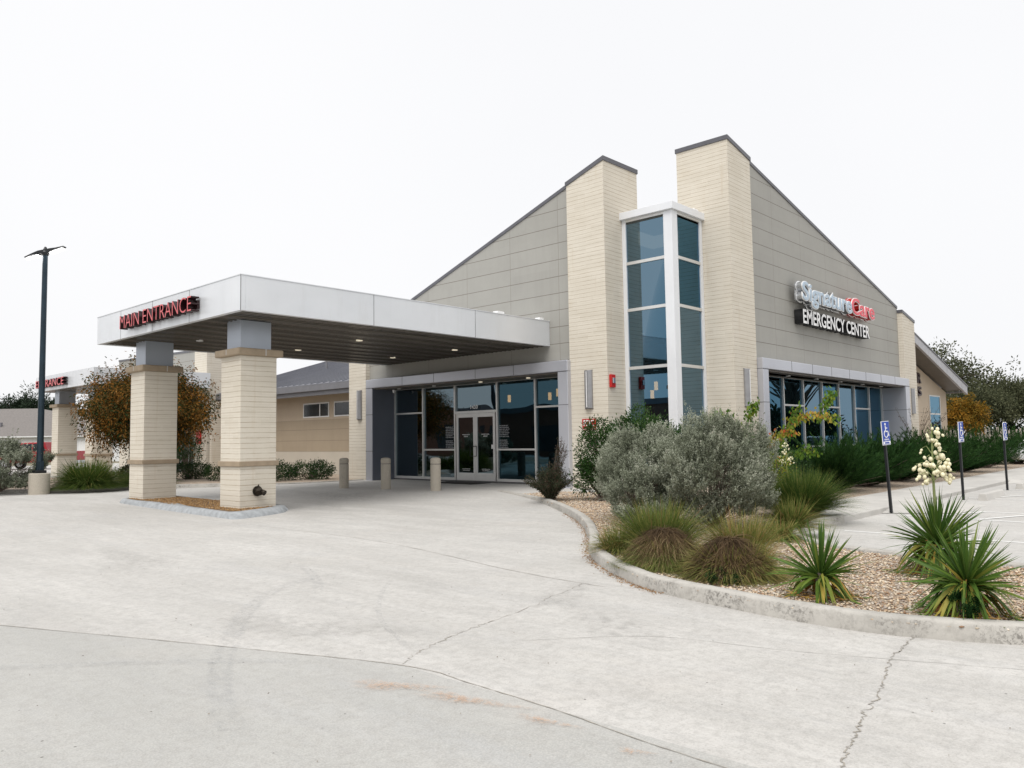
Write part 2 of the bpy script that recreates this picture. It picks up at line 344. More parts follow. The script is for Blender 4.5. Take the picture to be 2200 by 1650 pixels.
def clone(root, loc, rz=None, label=None):
    r = root.copy(); C.objects.link(r); r.location = loc
    if rz is not None: r.rotation_euler = (0, 0, rz)
    if label: r['label'] = label
    for ch in list(root.children):
        c = ch.copy(); C.objects.link(c); c.parent = r
        for g in ch.children:
            d = g.copy(); C.objects.link(d); d.parent = c
    return r
def npmesh(name, V, F, m, parent=None, tint=None, smooth=False):
    """V (n,3), F (k,3|4) arrays"""
    me = bpy.data.meshes.new(name); k = F.shape[1]
    me.vertices.add(len(V)); me.vertices.foreach_set('co', np.asarray(V, np.float32).ravel())
    me.loops.add(F.size); me.loops.foreach_set('vertex_index', F.astype(np.int32).ravel())
    me.polygons.add(len(F)); me.polygons.foreach_set('loop_start', np.arange(0, F.size, k, dtype=np.int32))
    me.polygons.foreach_set('loop_total', np.full(len(F), k, np.int32))
    if smooth: me.polygons.foreach_set('use_smooth', np.ones(len(F), bool))
    me.update(calc_edges=True); me.materials.append(M[m] if isinstance(m, str) else m)
    if tint is not None:
        a = me.attributes.new('tint', 'FLOAT', 'POINT'); a.data.foreach_set('value', np.asarray(tint, np.float32))
    return link(bpy.data.objects.new(name, me), parent)
def unit(a): return a/np.maximum(np.linalg.norm(a, axis=-1, keepdims=True), 1e-9)
def rdir(n, zlo=-1, zhi=1):
    z = RNG.uniform(zlo, zhi, n); a = RNG.uniform(0, 2*np.pi, n); s = np.sqrt(1-z*z); return np.stack([s*np.cos(a), s*np.sin(a), z], 1)
def leaves(P, D, Ln, W, tint):
    """flat lens-shaped leaves; returns V, F, T"""
    n = len(P); D = unit(D); S = unit(np.cross(D, rdir(n)))
    Ln = np.broadcast_to(Ln, n)[:, None]; W = np.broadcast_to(W, n)[:, None]
    V = np.stack([P, P+D*Ln*.5+S*W*.5, P+D*Ln, P+D*Ln*.5-S*W*.5], 1).reshape(-1, 3)
    F = np.arange(4*n).reshape(n, 4); return V, F, np.repeat(tint, 4)
def blades(P, D, Ln, W, droop, tint, K=4, twist=.3):
    n = len(P); D = unit(D); Ln = np.broadcast_to(Ln, n); W = np.broadcast_to(W, n); droop = np.broadcast_to(droop, n)
    S = unit(np.cross(D, np.array([0, 0, 1.])+1e-3)+rdir(n)*twist)
    ts = np.linspace(0, 1, K+1); rows = []
    for q in ts:
        c = P+D*(Ln*q)[:, None]; c = c.copy(); c[:, 2] -= droop*Ln*q*q
        wd = (W*.5*(1-q**2.2)*(.65+.5*min(1, q*3)))[:, None]+.0006
        rows += [c-S*wd, c+S*wd]
    V = np.stack(rows, 1).reshape(-1, 3); m2 = 2*(K+1); b = np.arange(n)[:, None]*m2
    F = np.concatenate([np.stack([b[:, 0]+2*k, b[:, 0]+2*k+1, b[:, 0]+2*k+3, b[:, 0]+2*k+2], 1) for k in range(K)]); return V, F, np.repeat(tint, m2)
def join(*parts):
    V = []; F = []; T = []; n = 0
    for v, f, t in parts: V.append(v); F.append(f+n); T.append(t); n += len(v)
    return np.concatenate(V), np.concatenate(F), np.concatenate(T)
def catmull(pts, k=8):
    pts = [np.array(p, float) for p in pts]; P = [2*pts[0]-pts[1]]+pts+[2*pts[-1]-pts[-2]]; out = []
    for i in range(1, len(P)-2):
        for j in range(k):
            t = j/k; a, b, c, d = P[i-1:i+3]
            out.append(.5*((2*b)+(c-a)*t+(2*a-5*b+4*c-d)*t*t+(3*b-a-3*c+d)*t**3))
    out.append(pts[-1]); return np.array(out)

# text, as separate solid letters
def glyph(ch, size, depth, offset=0., sx=1.):
    cu = bpy.data.curves.new('t', 'FONT'); cu.body = ch; cu.size = size; cu.extrude = depth/2; cu.offset = offset; cu.resolution_u = 4
    o = bpy.data.objects.new('t', cu); C.objects.link(o); dg = bpy.context.evaluated_depsgraph_get(); dg.update()
    me = bpy.data.meshes.new_from_object(o.evaluated_get(dg)); bpy.data.objects.remove(o); 
    for v in me.vertices: v.co.x *= sx
    return me
def letters(text, parent, origin, xdir, length, height, depth, mats, offset=0., each=True, name='letter', front=0.):
    """letters standing on an upright plane; origin = lower left, xdir = unit reading direction; normal points to the reader"""
    X = Vector(xdir).normalized(); Z = Vector((0, 0, 1)); Nn = X.cross(Z)
    full = glyph(text, 1., 0.0, 0.); xs = [v.co.x for v in full.vertices]; ys = [v.co.y for v in full.vertices]
    wid = max(xs)-min(xs); x00 = min(xs); capm = glyph('E', 1., 0); cap = max(v.co.y for v in capm.vertices)
    s = height/cap; kx = length/(wid*s); offset = offset
    outs = []; units = []
    if each:
        for i, ch in enumerate(text):
            if ch == ' ': continue
            pre = glyph(text[:i+1], 1., 0); own = glyph(ch, 1., 0)
            units.append((ch, max(v.co.x for v in pre.vertices)-max(v.co.x for v in own.vertices)))
    else: units = [(text, 0.)]
    for ch, dx in units:
        me = glyph(ch, 1., depth/s, offset)
        B = Matrix((X, Z, Nn)).transposed()
        for v in me.vertices:
            c = v.co; v.co = Vector(origin)+B@Vector(((c.x+dx-x00)*s*kx, c.y*s, c.z*s-depth/2+front))
        me.materials.clear()
        for q in mats: me.materials.append(M[q])
        if len(mats) > 1:
            me.update()
            for p in me.polygons: p.material_index = 0 if p.normal.dot(Nn) > .9 else 1
        o = bpy.data.objects.new(name, me); link(o, parent); outs.append(o)
    return outs

# ------------------------------------------------------------------ ground, drive, walks
def smooth(a): a = min(1, max(0, a)); return a*a*(3-2*a)
def gz(x, y):
    ap = smooth((x-12.8)/3.8)*smooth((y-10.5)/2.2)*(1-smooth((y-26.6)/1.6))
    dip = -.035*math.exp(-(((x-9)/3.5)**2+((y-18)/6)**2))
    return -.1+.1*ap+dip+.012*math.sin(x*.31+.6)*math.sin(y*.27)
xs = np.concatenate([np.arange(-30, -4, 2.), np.arange(-4, 22, .4), np.arange(22, 62, 2.)]); ys = np.concatenate([np.arange(-30, -2, 2.), np.arange(-2, 36, .4), np.arange(36, 75, 2.)])
V = np.array([(x, y, gz(x, y)) for x in xs for y in ys]); ny = len(ys)
F = np.array([(i*ny+j, (i+1)*ny+j, (i+1)*ny+j+1, i*ny+j+1) for i in range(len(xs)-1) for j in range(ny-1)])
tag(npmesh('pavement', V, F, 'drive', smooth=True), kind='structure')
tag(box(-500, -500, -1.2, 700, 700, -.3).build('ground', 'ground'), kind='structure')

def zat(x, y, o=.004): return gz(x, y)+o
def ribbon(name, pts, wd, m, jag=0., k=6, lift=.004, wj=.0, kind='structure'):
    c = catmull(pts, k); n = len(c)
    if jag: c = c+np.cumsum(RNG.normal(0, jag, c.shape), 0)*np.sin(np.linspace(0, np.pi, n))[:, None]**.5*.5+RNG.normal(0, jag, c.shape)
    T = unit(np.gradient(c, axis=0)); S = np.stack([-T[:, 1], T[:, 0]], 1); ww = wd*.5*(1+RNG.uniform(-wj, wj, n)); 
    a = c+S*ww[:, None]; b = c-S*ww[:, None]
    V = np.array([(q[0], q[1], zat(q[0], q[1], lift)) for p in zip(a, b) for q in p]); F = np.array([(2*i, 2*i+1, 2*i+3, 2*i+2) for i in range(n-1)])
    return tag(npmesh(name, V, F, m), kind=kind)
ribbon('pavement_joint', [(-.6, 14.9), (.8, 11.7), (2.16, 8.28), (3.09, 5.98), (3.66, 4.5), (3.69, 3.82), (3.66, 3.04), (3.58, 2.2), (3.56, 1.3), (3.55, -1)], .007, 'crack', .002, 10, wj=.5)
ribbon('pavement_joint', [(8.13, 15.39), (7.98, 10.51), (7.18, 6.68), (6.97, 5.12)], .008, 'crack', .003, 12, wj=.5)
ribbon('pavement_joint', [(3.0, 15.0), (5.27, 15.35), (7.55, 16.24)], .010, 'jointm', .003, 10, wj=.5)
ribbon('pavement_joint', [(4.65, 4.34), (5.47, 3.57), (5.77, 2.55), (6.3, 1.18)], .005, 'jointm', .003, 10, wj=.5)
ribbon('pavement_crack', [(3.66, 4.5), (4.3, 4.77), (5.41, 4.98), (6.97, 5.44)], .005, 'crack', .011, 22, wj=.8)
ribbon('pavement_crack', [(6.75, 2.0), (6.1, 1.93), (5.41, 1.77), (4.6, 1.58), (4.03, 1.48), (3.56, 1.3), (3.0, 1.2)], .007, 'crack', .009, 30, wj=.8)
def softmark(name, col, dens, sc, thr):
    m, t, b, o = mat(name); p = geo(t); b.inputs['Base Color'].default_value = (*col, 1); b.inputs['Roughness'].default_value = .9
    a = N(t, 'Attribute', attribute_name='tint'); tr = N(t, 'BsdfTransparent'); ms = N(t, 'MixShader')
    f = math_(t, 'MULTIPLY', math_(t, 'MULTIPLY', ramp(t, noise(t, p, sc, 7, .75), thr, thr+.2), a.outputs['Fac']), dens)
    L(t, f, ms.inputs[0]); L(t, tr.outputs[0], ms.inputs[1]); L(t, b.outputs[0], ms.inputs[2]); L(t, ms.outputs[0], o.inputs[0]); return m
M['tyremark'] = softmark('tyre_mark', (.30, .31, .33), .26, 22, .44); M['rust'] = softmark('orange_dirt', (.55, .34, .21), .62, 30, .42)
M['scuff'] = softmark('grey_scuff', (.34, .33, .31), .26, 9, .42)
def softribbon(name, pts, wd, m, lift=.006):
    c = catmull(pts, 10); n = len(c); T = unit(np.gradient(c, axis=0)); S = np.stack([-T[:, 1], T[:, 0]], 1)
    V = []; tt = []
    for i in range(n):
        e = math.sin(math.pi*min(1, max(0, i/(n-1))))**.5
        for q, w_ in ((-1, 0), (-.6, 1), (0, .5), (.6, 1), (1, 0)): p = c[i]+S[i]*wd*.5*q; V.append((p[0], p[1], zat(p[0], p[1], lift))); tt.append(w_*e)
    F = [(5*i+k, 5*i+k+1, 5*i+k+6, 5*i+k+5) for i in range(n-1) for k in range(4)]
    return tag(npmesh(name, np.array(V), np.array(F), m, tint=tt), kind='structure')
softribbon('tyre_mark', [(5.86, 7.33), (5.26, 6.76), (4.61, 5.98), (4.27, 5.42), (4.16, 5.17), (3.9, 4.63)], .06, 'tyremark', .006)
softribbon('tyre_mark', [(5.77, 7.97), (5.43, 8.14), (4.61, 7.79), (3.82, 6.96), (3.3, 6.23), (2.84, 5.52), (2.57, 5.02), (2.37, 4.57), (2.28, 4.32), (2.2, 4.0)], .20, 'tyremark', .007)
softribbon('tyre_mark', [(5.66, 9.46), (5.68, 8.93), (5.22, 7.92), (4.75, 7.2)], .14, 'tyremark', .008)
softribbon('tyre_mark', [(1.2, 7.4), (1.75, 6.66), (2.34, 6.12), (3.06, 5.35), (3.4, 4.9)], .13, 'tyremark', .009)
def patch(name, cx, cy, rx, ry, ang, m, lift):
    V = [(cx, cy, zat(cx, cy, lift))]; tt = [1.]; n = 28
    for rr, q in ((.45, .8), (.75, .4), (1, 0)):
        for k in range(n):
            a = 2*math.pi*k/n; r_ = rr*(1+.25*math.sin(3*a+1)+.12*math.sin(7*a)); dx, dy = rx*r_*math.cos(a), ry*r_*math.sin(a)
            x, y = cx+dx*math.cos(ang)-dy*math.sin(ang), cy+dx*math.sin(ang)+dy*math.cos(ang); V.append((x, y, zat(x, y, lift))); tt.append(q)
    F = [(0, 1+k, 1+(k+1) % n, 1+(k+1) % n) for k in range(n)]
    me = MB(); me.v = V; me.f = [(0, 1+k, 1+(k+1) % n) for k in range(n)]+[(1+r_*n+k, 1+r_*n+(k+1) % n, 1+(r_+1)*n+(k+1) % n, 1+(r_+1)*n+k) for r_ in (0, 1) for k in range(n)]
    me.mi = [0]*len(me.f); o = me.build(name, m); a = o.data.attributes.new('tint', 'FLOAT', 'POINT'); a.data.foreach_set('value', tt); return tag(o, kind='structure')
patch('orange_stain', 3.42, 3.62, .42, .085, R(-75), 'rust', .010); patch('orange_stain', 3.46, 2.98, .22, .05, R(-80), 'rust', .011)
patch('orange_stain', 3.30, 4.15, .34, .10, R(-60), 'rust', .012); patch('orange_stain', 3.42, 2.35, .10, .04, R(-70), 'rust', .012)
patch('concrete_stain', 6.4, 5.2, 1.0, .25, R(20), 'scuff', .013); patch('concrete_stain', 5.6, 4.1, .9, .3, R(60), 'scuff', .014)
patch('concrete_stain', 3.9, 6.0, 1.3, .35, R(-65), 'scuff', .015); patch('concrete_stain', 13.6, 19.5, 2.6, .9, R(80), 'scuff', .016)
patch('concrete_stain', 4.6, 11.5, 1.6, .5, R(80), 'scuff', .017); patch('concrete_stain', 6.2, 1.9, .5, .12, R(10), 'scuff', .018)
patch('concrete_stain', 11.5, 17.0, 1.5, .4, R(60), 'scuff', .019)

OUT = [(16.62, 15.96), (15.21, 13.46), (13.99, 11.67), (12.64, 10.06), (11.38, 8.8), (10.03, 7.66), (8.84, 6.74), (7.99, 5.9), (7.4, 5.12), (7.08, 4.55), (6.85, 3.68), (6.72, 2.95), (6.70, 2.36), (6.80, 1.87), (7.04, 1.3), (7.5, .6), (8.2, .1), (9.1, .0), (9.8, .45), (10.15, 1.2)]
BACK = [(10.15, 1.2), (10.35, 1.87), (10.5, 3.0), (10.68, 3.9), (11.35, 4.75), (12.2, 5.2), (12.95, 5.42), (14.7, 5.42)]
def kerb(name, pts, h=.15, wd=.15, side=1, k=8, z0=None, taper=0):
    c = catmull(pts, k); n = len(c); T = unit(np.gradient(c, axis=0)); S = np.stack([-T[:, 1], T[:, 0]], 1)*side
    prof = [(-.02, -.12), (-.012, 0), (.0, h-.03), (.012, h-.008), (.035, h), (wd-.03, h), (wd, h-.02), (wd, -.12)]
    V = []; 
    for i in range(n):
        g_ = (gz(*c[i]) if z0 is None else z0)
        top = g_+h; q_ = 1.
        if taper: q_ = smooth(min(1, i/(n*taper)))*.85+.15
        for a, z in prof:
            p = c[i]+S[i]*a+RNG.normal(0, .0012, 2); V.append((p[0], p[1], g_+(z*q_ if z > 0 else z)+RNG.normal(0, .001)))
    m_ = len(prof); F = [(i*m_+j, i*m_+j+1, (i+1)*m_+j+1, (i+1)*m_+j) for i in range(n-1) for j in range(m_-1)]
    o = npmesh(name, np.array(V), np.array(F), 'kerb', smooth=False); return tag(o, kind='structure')
kerb('kerb', OUT, side=1, k=14, taper=.12); kerb('kerb', BACK, side=1, k=10, z0=-.1)
# planting bed inside the kerbs, reaching to the walls
outc = catmull(OUT, 6); bkc = catmull(BACK, 6)
bedpoly = [tuple(p) for p in outc]+[tuple(p) for p in bkc[1:]]+[(15.2, 6.9), (62, 6.9), (62, 12.3), (37, 12.3), (22, 11.9), (18.3, 12.3), (17.5, 13.0), (16.9, 14.4)]
def inside(px, py, poly):
    px = np.asarray(px); py = np.asarray(py); r = np.zeros(px.shape, bool); j = len(poly)-1
    for i in range(len(poly)):
        xi, yi = poly[i]; xj, yj = poly[j]
        with np.errstate(divide='ignore', invalid='ignore'):
            c = ((yi > py) != (yj > py)) & (px < (xj-xi)*(py-yi)/(yj-yi+1e-12)+xi)
        r ^= c; j = i
    return r
def bz(x, y):
    return .004
from mathutils.geometry import tessellate_polygon
def flatpoly(name, poly, z, m):
    vs = [Vector((x, y, z)) for x, y in poly]; tr = tessellate_polygon([vs]); me = bpy.data.meshes.new(name); me.from_pydata([tuple(v) for v in vs], [], [tuple(t_) for t_ in tr]); me.materials.append(M[m]); me.update()
    b_ = bmesh.new(); b_.from_mesh(me); bmesh.ops.recalc_face_normals(b_, faces=b_.faces)
    for f_ in b_.faces:
        if f_.normal.z < 0: f_.normal_flip()
    b_.to_mesh(me); b_.free(); return me
me = flatpoly('planting_bed', bedpoly, .0, 'gravel')
tag(link(bpy.data.objects.new('planting_bed', me)), kind='structure')
# loose stones on the bed, nearer part
def stones(name, poly, n, x0, x1, y0, y1, zf, smin, smax, cols, m, margin=0):
    x = RNG.uniform(x0, x1, n*3); y = RNG.uniform(y0, y1, n*3); k = inside(x, y, poly); x, y = x[k][:n], y[k][:n]; n = len(x)
    z = np.array([zf(a, b) for a, b in zip(x, y)])
    oc = np.array([(1, 0, 0), (0, 1, 0), (-1, 0, 0), (0, -1, 0), (0, 0, 1), (0, 0, -1)], float)
    oc = np.array([(.9, .35, 0), (-.1, .95, .1), (-.95, .1, 0), (.1, -.9, .1), (.15, .1, .85), (0, 0, -.8)])
    fc = np.array([(0, 1, 4), (1, 2, 4), (2, 3, 4), (3, 0, 4), (1, 0, 5), (2, 1, 5), (3, 2, 5), (0, 3, 5)])
    s = RNG.uniform(smin, smax, n); st = RNG.uniform(.5, 1., (n, 1, 3)); a = RNG.uniform(0, 6.28, n); ca, sa = np.cos(a), np.sin(a)
    v = oc[None]*st*s[:, None, None]; v = v+RNG.normal(0, .1, v.shape)*s[:, None, None]; v[..., 2] *= .6
    vx = v[..., 0]*ca[:, None]-v[..., 1]*sa[:, None]; vy = v[..., 0]*sa[:, None]+v[..., 1]*ca[:, None]
    V = np.stack([vx+x[:, None], vy+y[:, None], v[..., 2]+z[:, None]+s[:, None]*.25], -1).reshape(-1, 3)
    F = (fc[None]+(np.arange(n)*6)[:, None, None]).reshape(-1, 3); return npmesh(name, V, F, m, tint=np.repeat(RNG.random(n), 6), smooth=True)
M['pebble'] = leafmat('pebble', [(0, (.24, .14, .085)), (.15, (.46, .31, .20)), (.4, (.60, .47, .33)), (.7, (.70, .61, .48)), (.85, (.36, .30, .26)), (1, (.80, .74, .64))], .7, 0, .4)
nearbed = [tuple(p) for p in outc if p[0] < 12.2]+[tuple(p) for p in bkc[1:]]+[(14.2, 7.6), (12.5, 9.8)]
tag(stones('gravel', nearbed, 30000, 6.6, 14.5, 0, 10, lambda a, b: bz(a, b)-.002, .011, .030, None, 'pebble'), label='tan river gravel covering the kerbed planting bed', cat='gravel', kind='stuff')
farbed = [(17.4, 14.3), (15.9, 14.6), (15.1, 13.2), (12.7, 9.9), (14.5, 7.7), (18.0, 12.0)]
tag(stones('gravel', farbed, 9000, 12, 18, 7, 15, lambda a, b: bz(a, b)-.002, .015, .034, None, 'pebble'), label='tan gravel in the bed corner by the entrance', cat='gravel', kind='stuff')

# sidewalk along the right facade, with a flared ramp end
mb = MB(); mb.prism([(14.75, 5.45, -.2), (62, 5.45, -.2), (62, 6.9, -.2), (15.4, 6.9, -.2)], (0, 0, .205)); tag(mb.build('sidewalk', 'walk', None, .02), kind='structure')
mb = MB(); mb.prism([(18.4, 13.2, -.2), (18.4, 14.9, -.2), (16.8, 15.4, -.2), (17.45, 13.1, -.2)], (0, 0, .208)); tag(mb.build('sidewalk', 'walk', None, .01), kind='structure')
# kerb ramp wedges beside the sidewalk in the parking area
mb = MB()
for x0 in (17.6, 29.0):
    mb.add([(x0, 5.45, .004), (x0+2.2, 5.45, .004), (x0+2.2, 4.2, -.094), (x0, 4.2, -.094), (x0-.8, 5.45, -.094), (x0+3, 5.45, -.094)], [(0, 3, 2, 1), (4, 3, 0, 0), (1, 2, 5, 5)][:1]+[(4, 3, 0), (1, 2, 5)])
tag(mb.build('kerb_ramp', 'walk'), kind='structure')

# parking stripes
mb = MB()
def stripe(x0, y0, x1, y1, wd=.1, z=.004, k=8):
    for i in range(k): stripe1(x0+(x1-x0)*i/k, y0+(y1-y0)*i/k, x0+(x1-x0)*(i+1)/k, y0+(y1-y0)*(i+1)/k, wd, z)
def stripe1(x0, y0, x1, y1, wd, z):
    d = Vector((x1-x0, y1-y0, 0)).normalized(); s = Vector((-d.y, d.x, 0))*wd/2
    q = [Vector((x0, y0, 0))+s, Vector((x0, y0, 0))-s, Vector((x1, y1, 0))-s, Vector((x1, y1, 0))+s]
    mb.add([(p_.x, p_.y, gz(p_.x, p_.y)+z) for p_ in q], [(0, 1, 2, 3)])
stripe(13.55, 5.0, 13.4, -1.5); stripe(16.6, 5.0, 16.2, -1.5); stripe(18.2, 5.0, 18.0, -1.5); stripe(21.7, 5.0, 21.6, -1.5); stripe(25.2, 5.0, 25.1, -1.5); stripe(28.5, 5, 28.5, -1.5)
mb2 = mb
for k in range(7):
    z = -.084; mb.v_ = None
    stripe(16.5, 4.6-k*.9, 18.1, 4.9-k*.9-1.0, .1, .008)
    stripe(21.9, 4.6-k*.9, 25.0, 4.9-k*.9-1.6, .1, .008)
tag(mb.build('parking_marking', 'paint'), kind='structure')

# ------------------------------------------------------------------ main building
B = thing('emergency_center', 'grey-panelled emergency center with two cream stone corner pylons and a glass corner tower', 'building', (18.8, 14, 0))
B.location = (0, 0, 0)
PX, PY = 18.81, 10.89          # front faces of the stone pilasters
WA, WB = 19.0, 11.1            # siding planes
SA, SB = 19.78, 11.75          # glazing planes
# stone pilasters
def zroofA(y): return 9.30-.349*(y-15.08)
def zroofB(x): return 10.13-.2175*(x-23.4)
def pil_a(y0, y1, xb, extra, lbl):
    za, zb = zroofA(y0)+extra, zroofA(y1)+extra
    mb = MB().prism([(PX, y0, -.3), (PX, y1, -.3), (PX, y1, zb), (PX, y0, za)], (xb-PX, 0, 0)); o = mb.build('stone_pilaster', 'stone', B); 
    if lbl: o['label'] = lbl
    MB().prism([(PX-.03, y0-.03, za), (PX-.03, y1+.03, zb), (PX-.03, y1+.03, zb+.13), (PX-.03, y0-.03, za+.13)], (xb-PX+.06, 0, 0)).build('cap_trim', 'trim', o)
    return o
def pil_b(x0, x1, yb, z0, z1, lbl):
    mb = MB().prism([(x0, PY, -.3), (x1, PY, -.3), (x1, PY, z1), (x0, PY, z0)], (0, yb-PY, 0)); o = mb.build('stone_pilaster', 'stone', B); o['label'] = lbl
    MB().prism([(x0-.03, PY-.03, z0), (x1+.03, PY-.03, z1), (x1+.03, PY-.03, z1+.13), (x0-.03, PY-.03, z0+.13)], (0, yb-PY+.06, 0)).build('cap_trim', 'trim', o)
pil_a(13.557, 14.96, 20.6, -.07, 'tall cream stone pylon left of the glass corner')
pil_a(25.17, 26.27, 20.0, -.05, 'cream stone pilaster at the left end of the entrance')
pil_b(21.47, 22.93, 12.63, 10.40, 10.08, 'tallest cream stone pylon right of the glass corner')
pil_b(37.5, 39.2, 12.0, 6.87, 6.55, 'cream stone pilaster at the right end of the facade')
# siding walls above the portals
mb = MB().prism([(WA, 14.96, 3.5), (WA, 25.17, 3.5), (WA, 25.17, zroofA(25.17)), (WA, 14.96, zroofA(14.96))], (.35, 0, 0)); mb.build('siding_wall', 'siding', B)
mb = MB().prism([(22.93, WB, 3.5), (37.5, WB, 3.5), (37.5, WB, zroofB(37.5)), (22.93, WB, zroofB(22.93))], (0, .35, 0)); mb.build('siding_wall', 'sidingb', B)
MB().prism([(WA-.03, 14.96, zroofA(14.96)), (WA-.03, 25.17, zroofA(25.17)), (WA-.03, 25.17, zroofA(25.17)+.11), (WA-.03, 14.96, zroofA(14.96)+.11)], (.42, 0, 0)).build('roof_trim', 'trim', B)
MB().prism([(22.93, WB-.03, zroofB(22.93)), (37.5, WB-.03, zroofB(37.5)), (37.5, WB-.03, zroofB(37.5)+.11), (22.93, WB-.03, zroofB(22.93)+.11)], (0, .42, 0)).build('roof_trim', 'trim', B)
# strips of siding down beside the portals
box(WA, 14.93, -.3, WA+.3, 15.3, 3.5).build('siding_strip', 'siding', B)
# low membrane roof and inner walls
MB().box(19.4, 14.97, 4.85, 40, 26.0, 5.05).box(22.95, 12.65, 4.85, 40, 14.96, 5.05).build('flat_roof', 'trim', B)
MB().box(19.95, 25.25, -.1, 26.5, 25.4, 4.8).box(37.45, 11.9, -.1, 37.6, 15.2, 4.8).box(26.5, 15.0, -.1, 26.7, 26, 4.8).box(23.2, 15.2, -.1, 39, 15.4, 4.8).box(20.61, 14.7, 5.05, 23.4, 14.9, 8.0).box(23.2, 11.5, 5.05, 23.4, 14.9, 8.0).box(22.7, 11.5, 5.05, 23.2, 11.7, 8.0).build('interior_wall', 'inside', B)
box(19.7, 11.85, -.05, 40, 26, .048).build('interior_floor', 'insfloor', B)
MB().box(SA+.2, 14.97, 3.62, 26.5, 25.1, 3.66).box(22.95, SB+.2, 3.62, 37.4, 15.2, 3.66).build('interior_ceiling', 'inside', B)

# glass corner tower
T = MB().box(19.60, 11.72, 8.08, 21.6, 13.62, 8.30).build('tower_cap', 'whiteframe', B, .01)
box(19.75, 11.86, 7.94, 21.5, 13.56, 8.078).build('tower_roof', 'inside', B)
zl = [.05, 1.60, 3.56, 5.31, 6.73, 8.05]
GX, GY = 19.73, 11.83
fr = MB()
fr.box(GX-.03, GY-.03, 0, GX+.28, GY+.26, 8.08)                      # corner post
fr.box(GX-.02, 13.42, 0, GX+.08, 13.555, 8.08)
fr.box(21.32, GY-.02, 0, 21.465, GY+.08, 8.08)
post = fr.build('corner_frame', 'whiteframe', B, .008)
rl = MB()
for z in zl[:-1]:
    rl.box(GX-.018, GY+.26, z-.045, GX+.08, 13.42, z+.045); rl.box(GX+.28, GY-.018, z-.045, 21.32, GY+.08, z+.045)
rl.box(GX-.018, GY+.26, 8.0, GX+.08, 13.42, 8.079); rl.box(GX+.28, GY-.018, 8.0, 21.32, GY+.08, 8.079)
rl.each('glazing_rail', 'frame', B)
for a, b in zip(zl[:-1], zl[1:]):
    MB().add([(GX+.03, GY+.2, a), (GX+.03, 13.5, a), (GX+.03, 13.5, b), (GX+.03, GY+.2, b)], [(0, 1, 2, 3)]).build('glass_pane', 'glass', B)
    MB().add([(GX+.2, GY+.03, a), (21.4, GY+.03, a), (21.4, GY+.03, b), (GX+.2, GY+.03, b)], [(0, 1, 2, 3)]).build('glass_pane', 'glass', B)

# portals
def portal_a():
    x = 18.65; P = MB()
    P.box(x, 14.93, 3.54, SA+.02, 24.96, 3.88)
    P.box(x, 14.93, -.05, x+.32, 15.32, 3.537); P.box(x, 24.58, -.05, SA+.02, 24.96, 3.537)
    o = P.build('entrance_portal', 'portal', B, .02)
    s = MB()
    for y in (22.75, 21.0, 18.9, 17.15): s.box(x-.004, y-.008, 3.55, x+.01, y+.008, 3.885)
    for y0, y1 in ((14.925, 15.325), (24.575, 24.965)):
        for z in (3.535, 2.52, 1.12): s.box(x-.004, y0, z-.008, x+.01, y1, z+.008)
    for z in (2.52, 1.12): s.box(x, 24.570, z-.008, SA-.05, 24.578, z+.008)
    s.each('panel_seam', 'seam', o)
    box(x+.04, 24.560, 0, SA-.03, 24.568, 3.5).build('reveal_panel', 'reveal', o)
    box(x+.1, 15.33, 3.49, SA-.05, 24.55, 3.533).build('portal_soffit', 'mullsoffit', o)
    return o
portal_a()
def portal_b():
    y = 10.70; P = MB()
    P.box(22.95, y, 3.55, 37.42, SB+.02, 3.89)
    P.box(22.95, y, -.05, 23.33, y+.36, 3.547); P.box(36.9, y, -.05, 37.42, SB+.02, 3.547)
    o = P.build('window_portal', 'portal', B, .02); s = MB()
    for x in (25.05, 26.75, 28.45, 30.2, 31.95, 33.7, 35.45): s.box(x-.008, y-.004, 3.56, x+.008, y+.01, 3.895)
    for x0, x1 in ((22.945, 23.335), (36.895, 37.425)):
        for z in (3.545, 2.52, 1.12): s.box(x0, y-.004, z-.008, x1, y+.01, z+.008)
    for z in (2.52, 1.12): s.box(36.892, y, z-.008, 36.898, SB-.05, z+.008); s.box(22.944, y, z-.008, 22.952, y+.36, z+.008)
    s.each('panel_seam', 'seam', o)
    box(23.34, y+.1, 3.50, 36.88, SB-.05, 3.543).build('portal_soffit', 'mullsoffit', o)
    box(22.98, WB, -.1, 23.3, WB+.6, 3.5).build('siding_strip', 'sidingb', o)
portal_b()
# small downlights in the portal soffits
for i, y in enumerate((17.0, 19.2, 21.6, 23.6)): MB().lathe([(.001, 0), (.07, 0), (.07, .03), (.001, .03)], (19.2, y, 3.465), 14).build('soffit_light', 'downl' if i < 2 else 'whiteface', B)
for x in (25.9, 28.3, 30.6, 33.0, 35.2): MB().lathe([(.001, 0), (.08, 0), (.08, .03), (.001, .03)], (x, 11.2, 3.475), 14).build('soffit_light', 'whiteface', B)

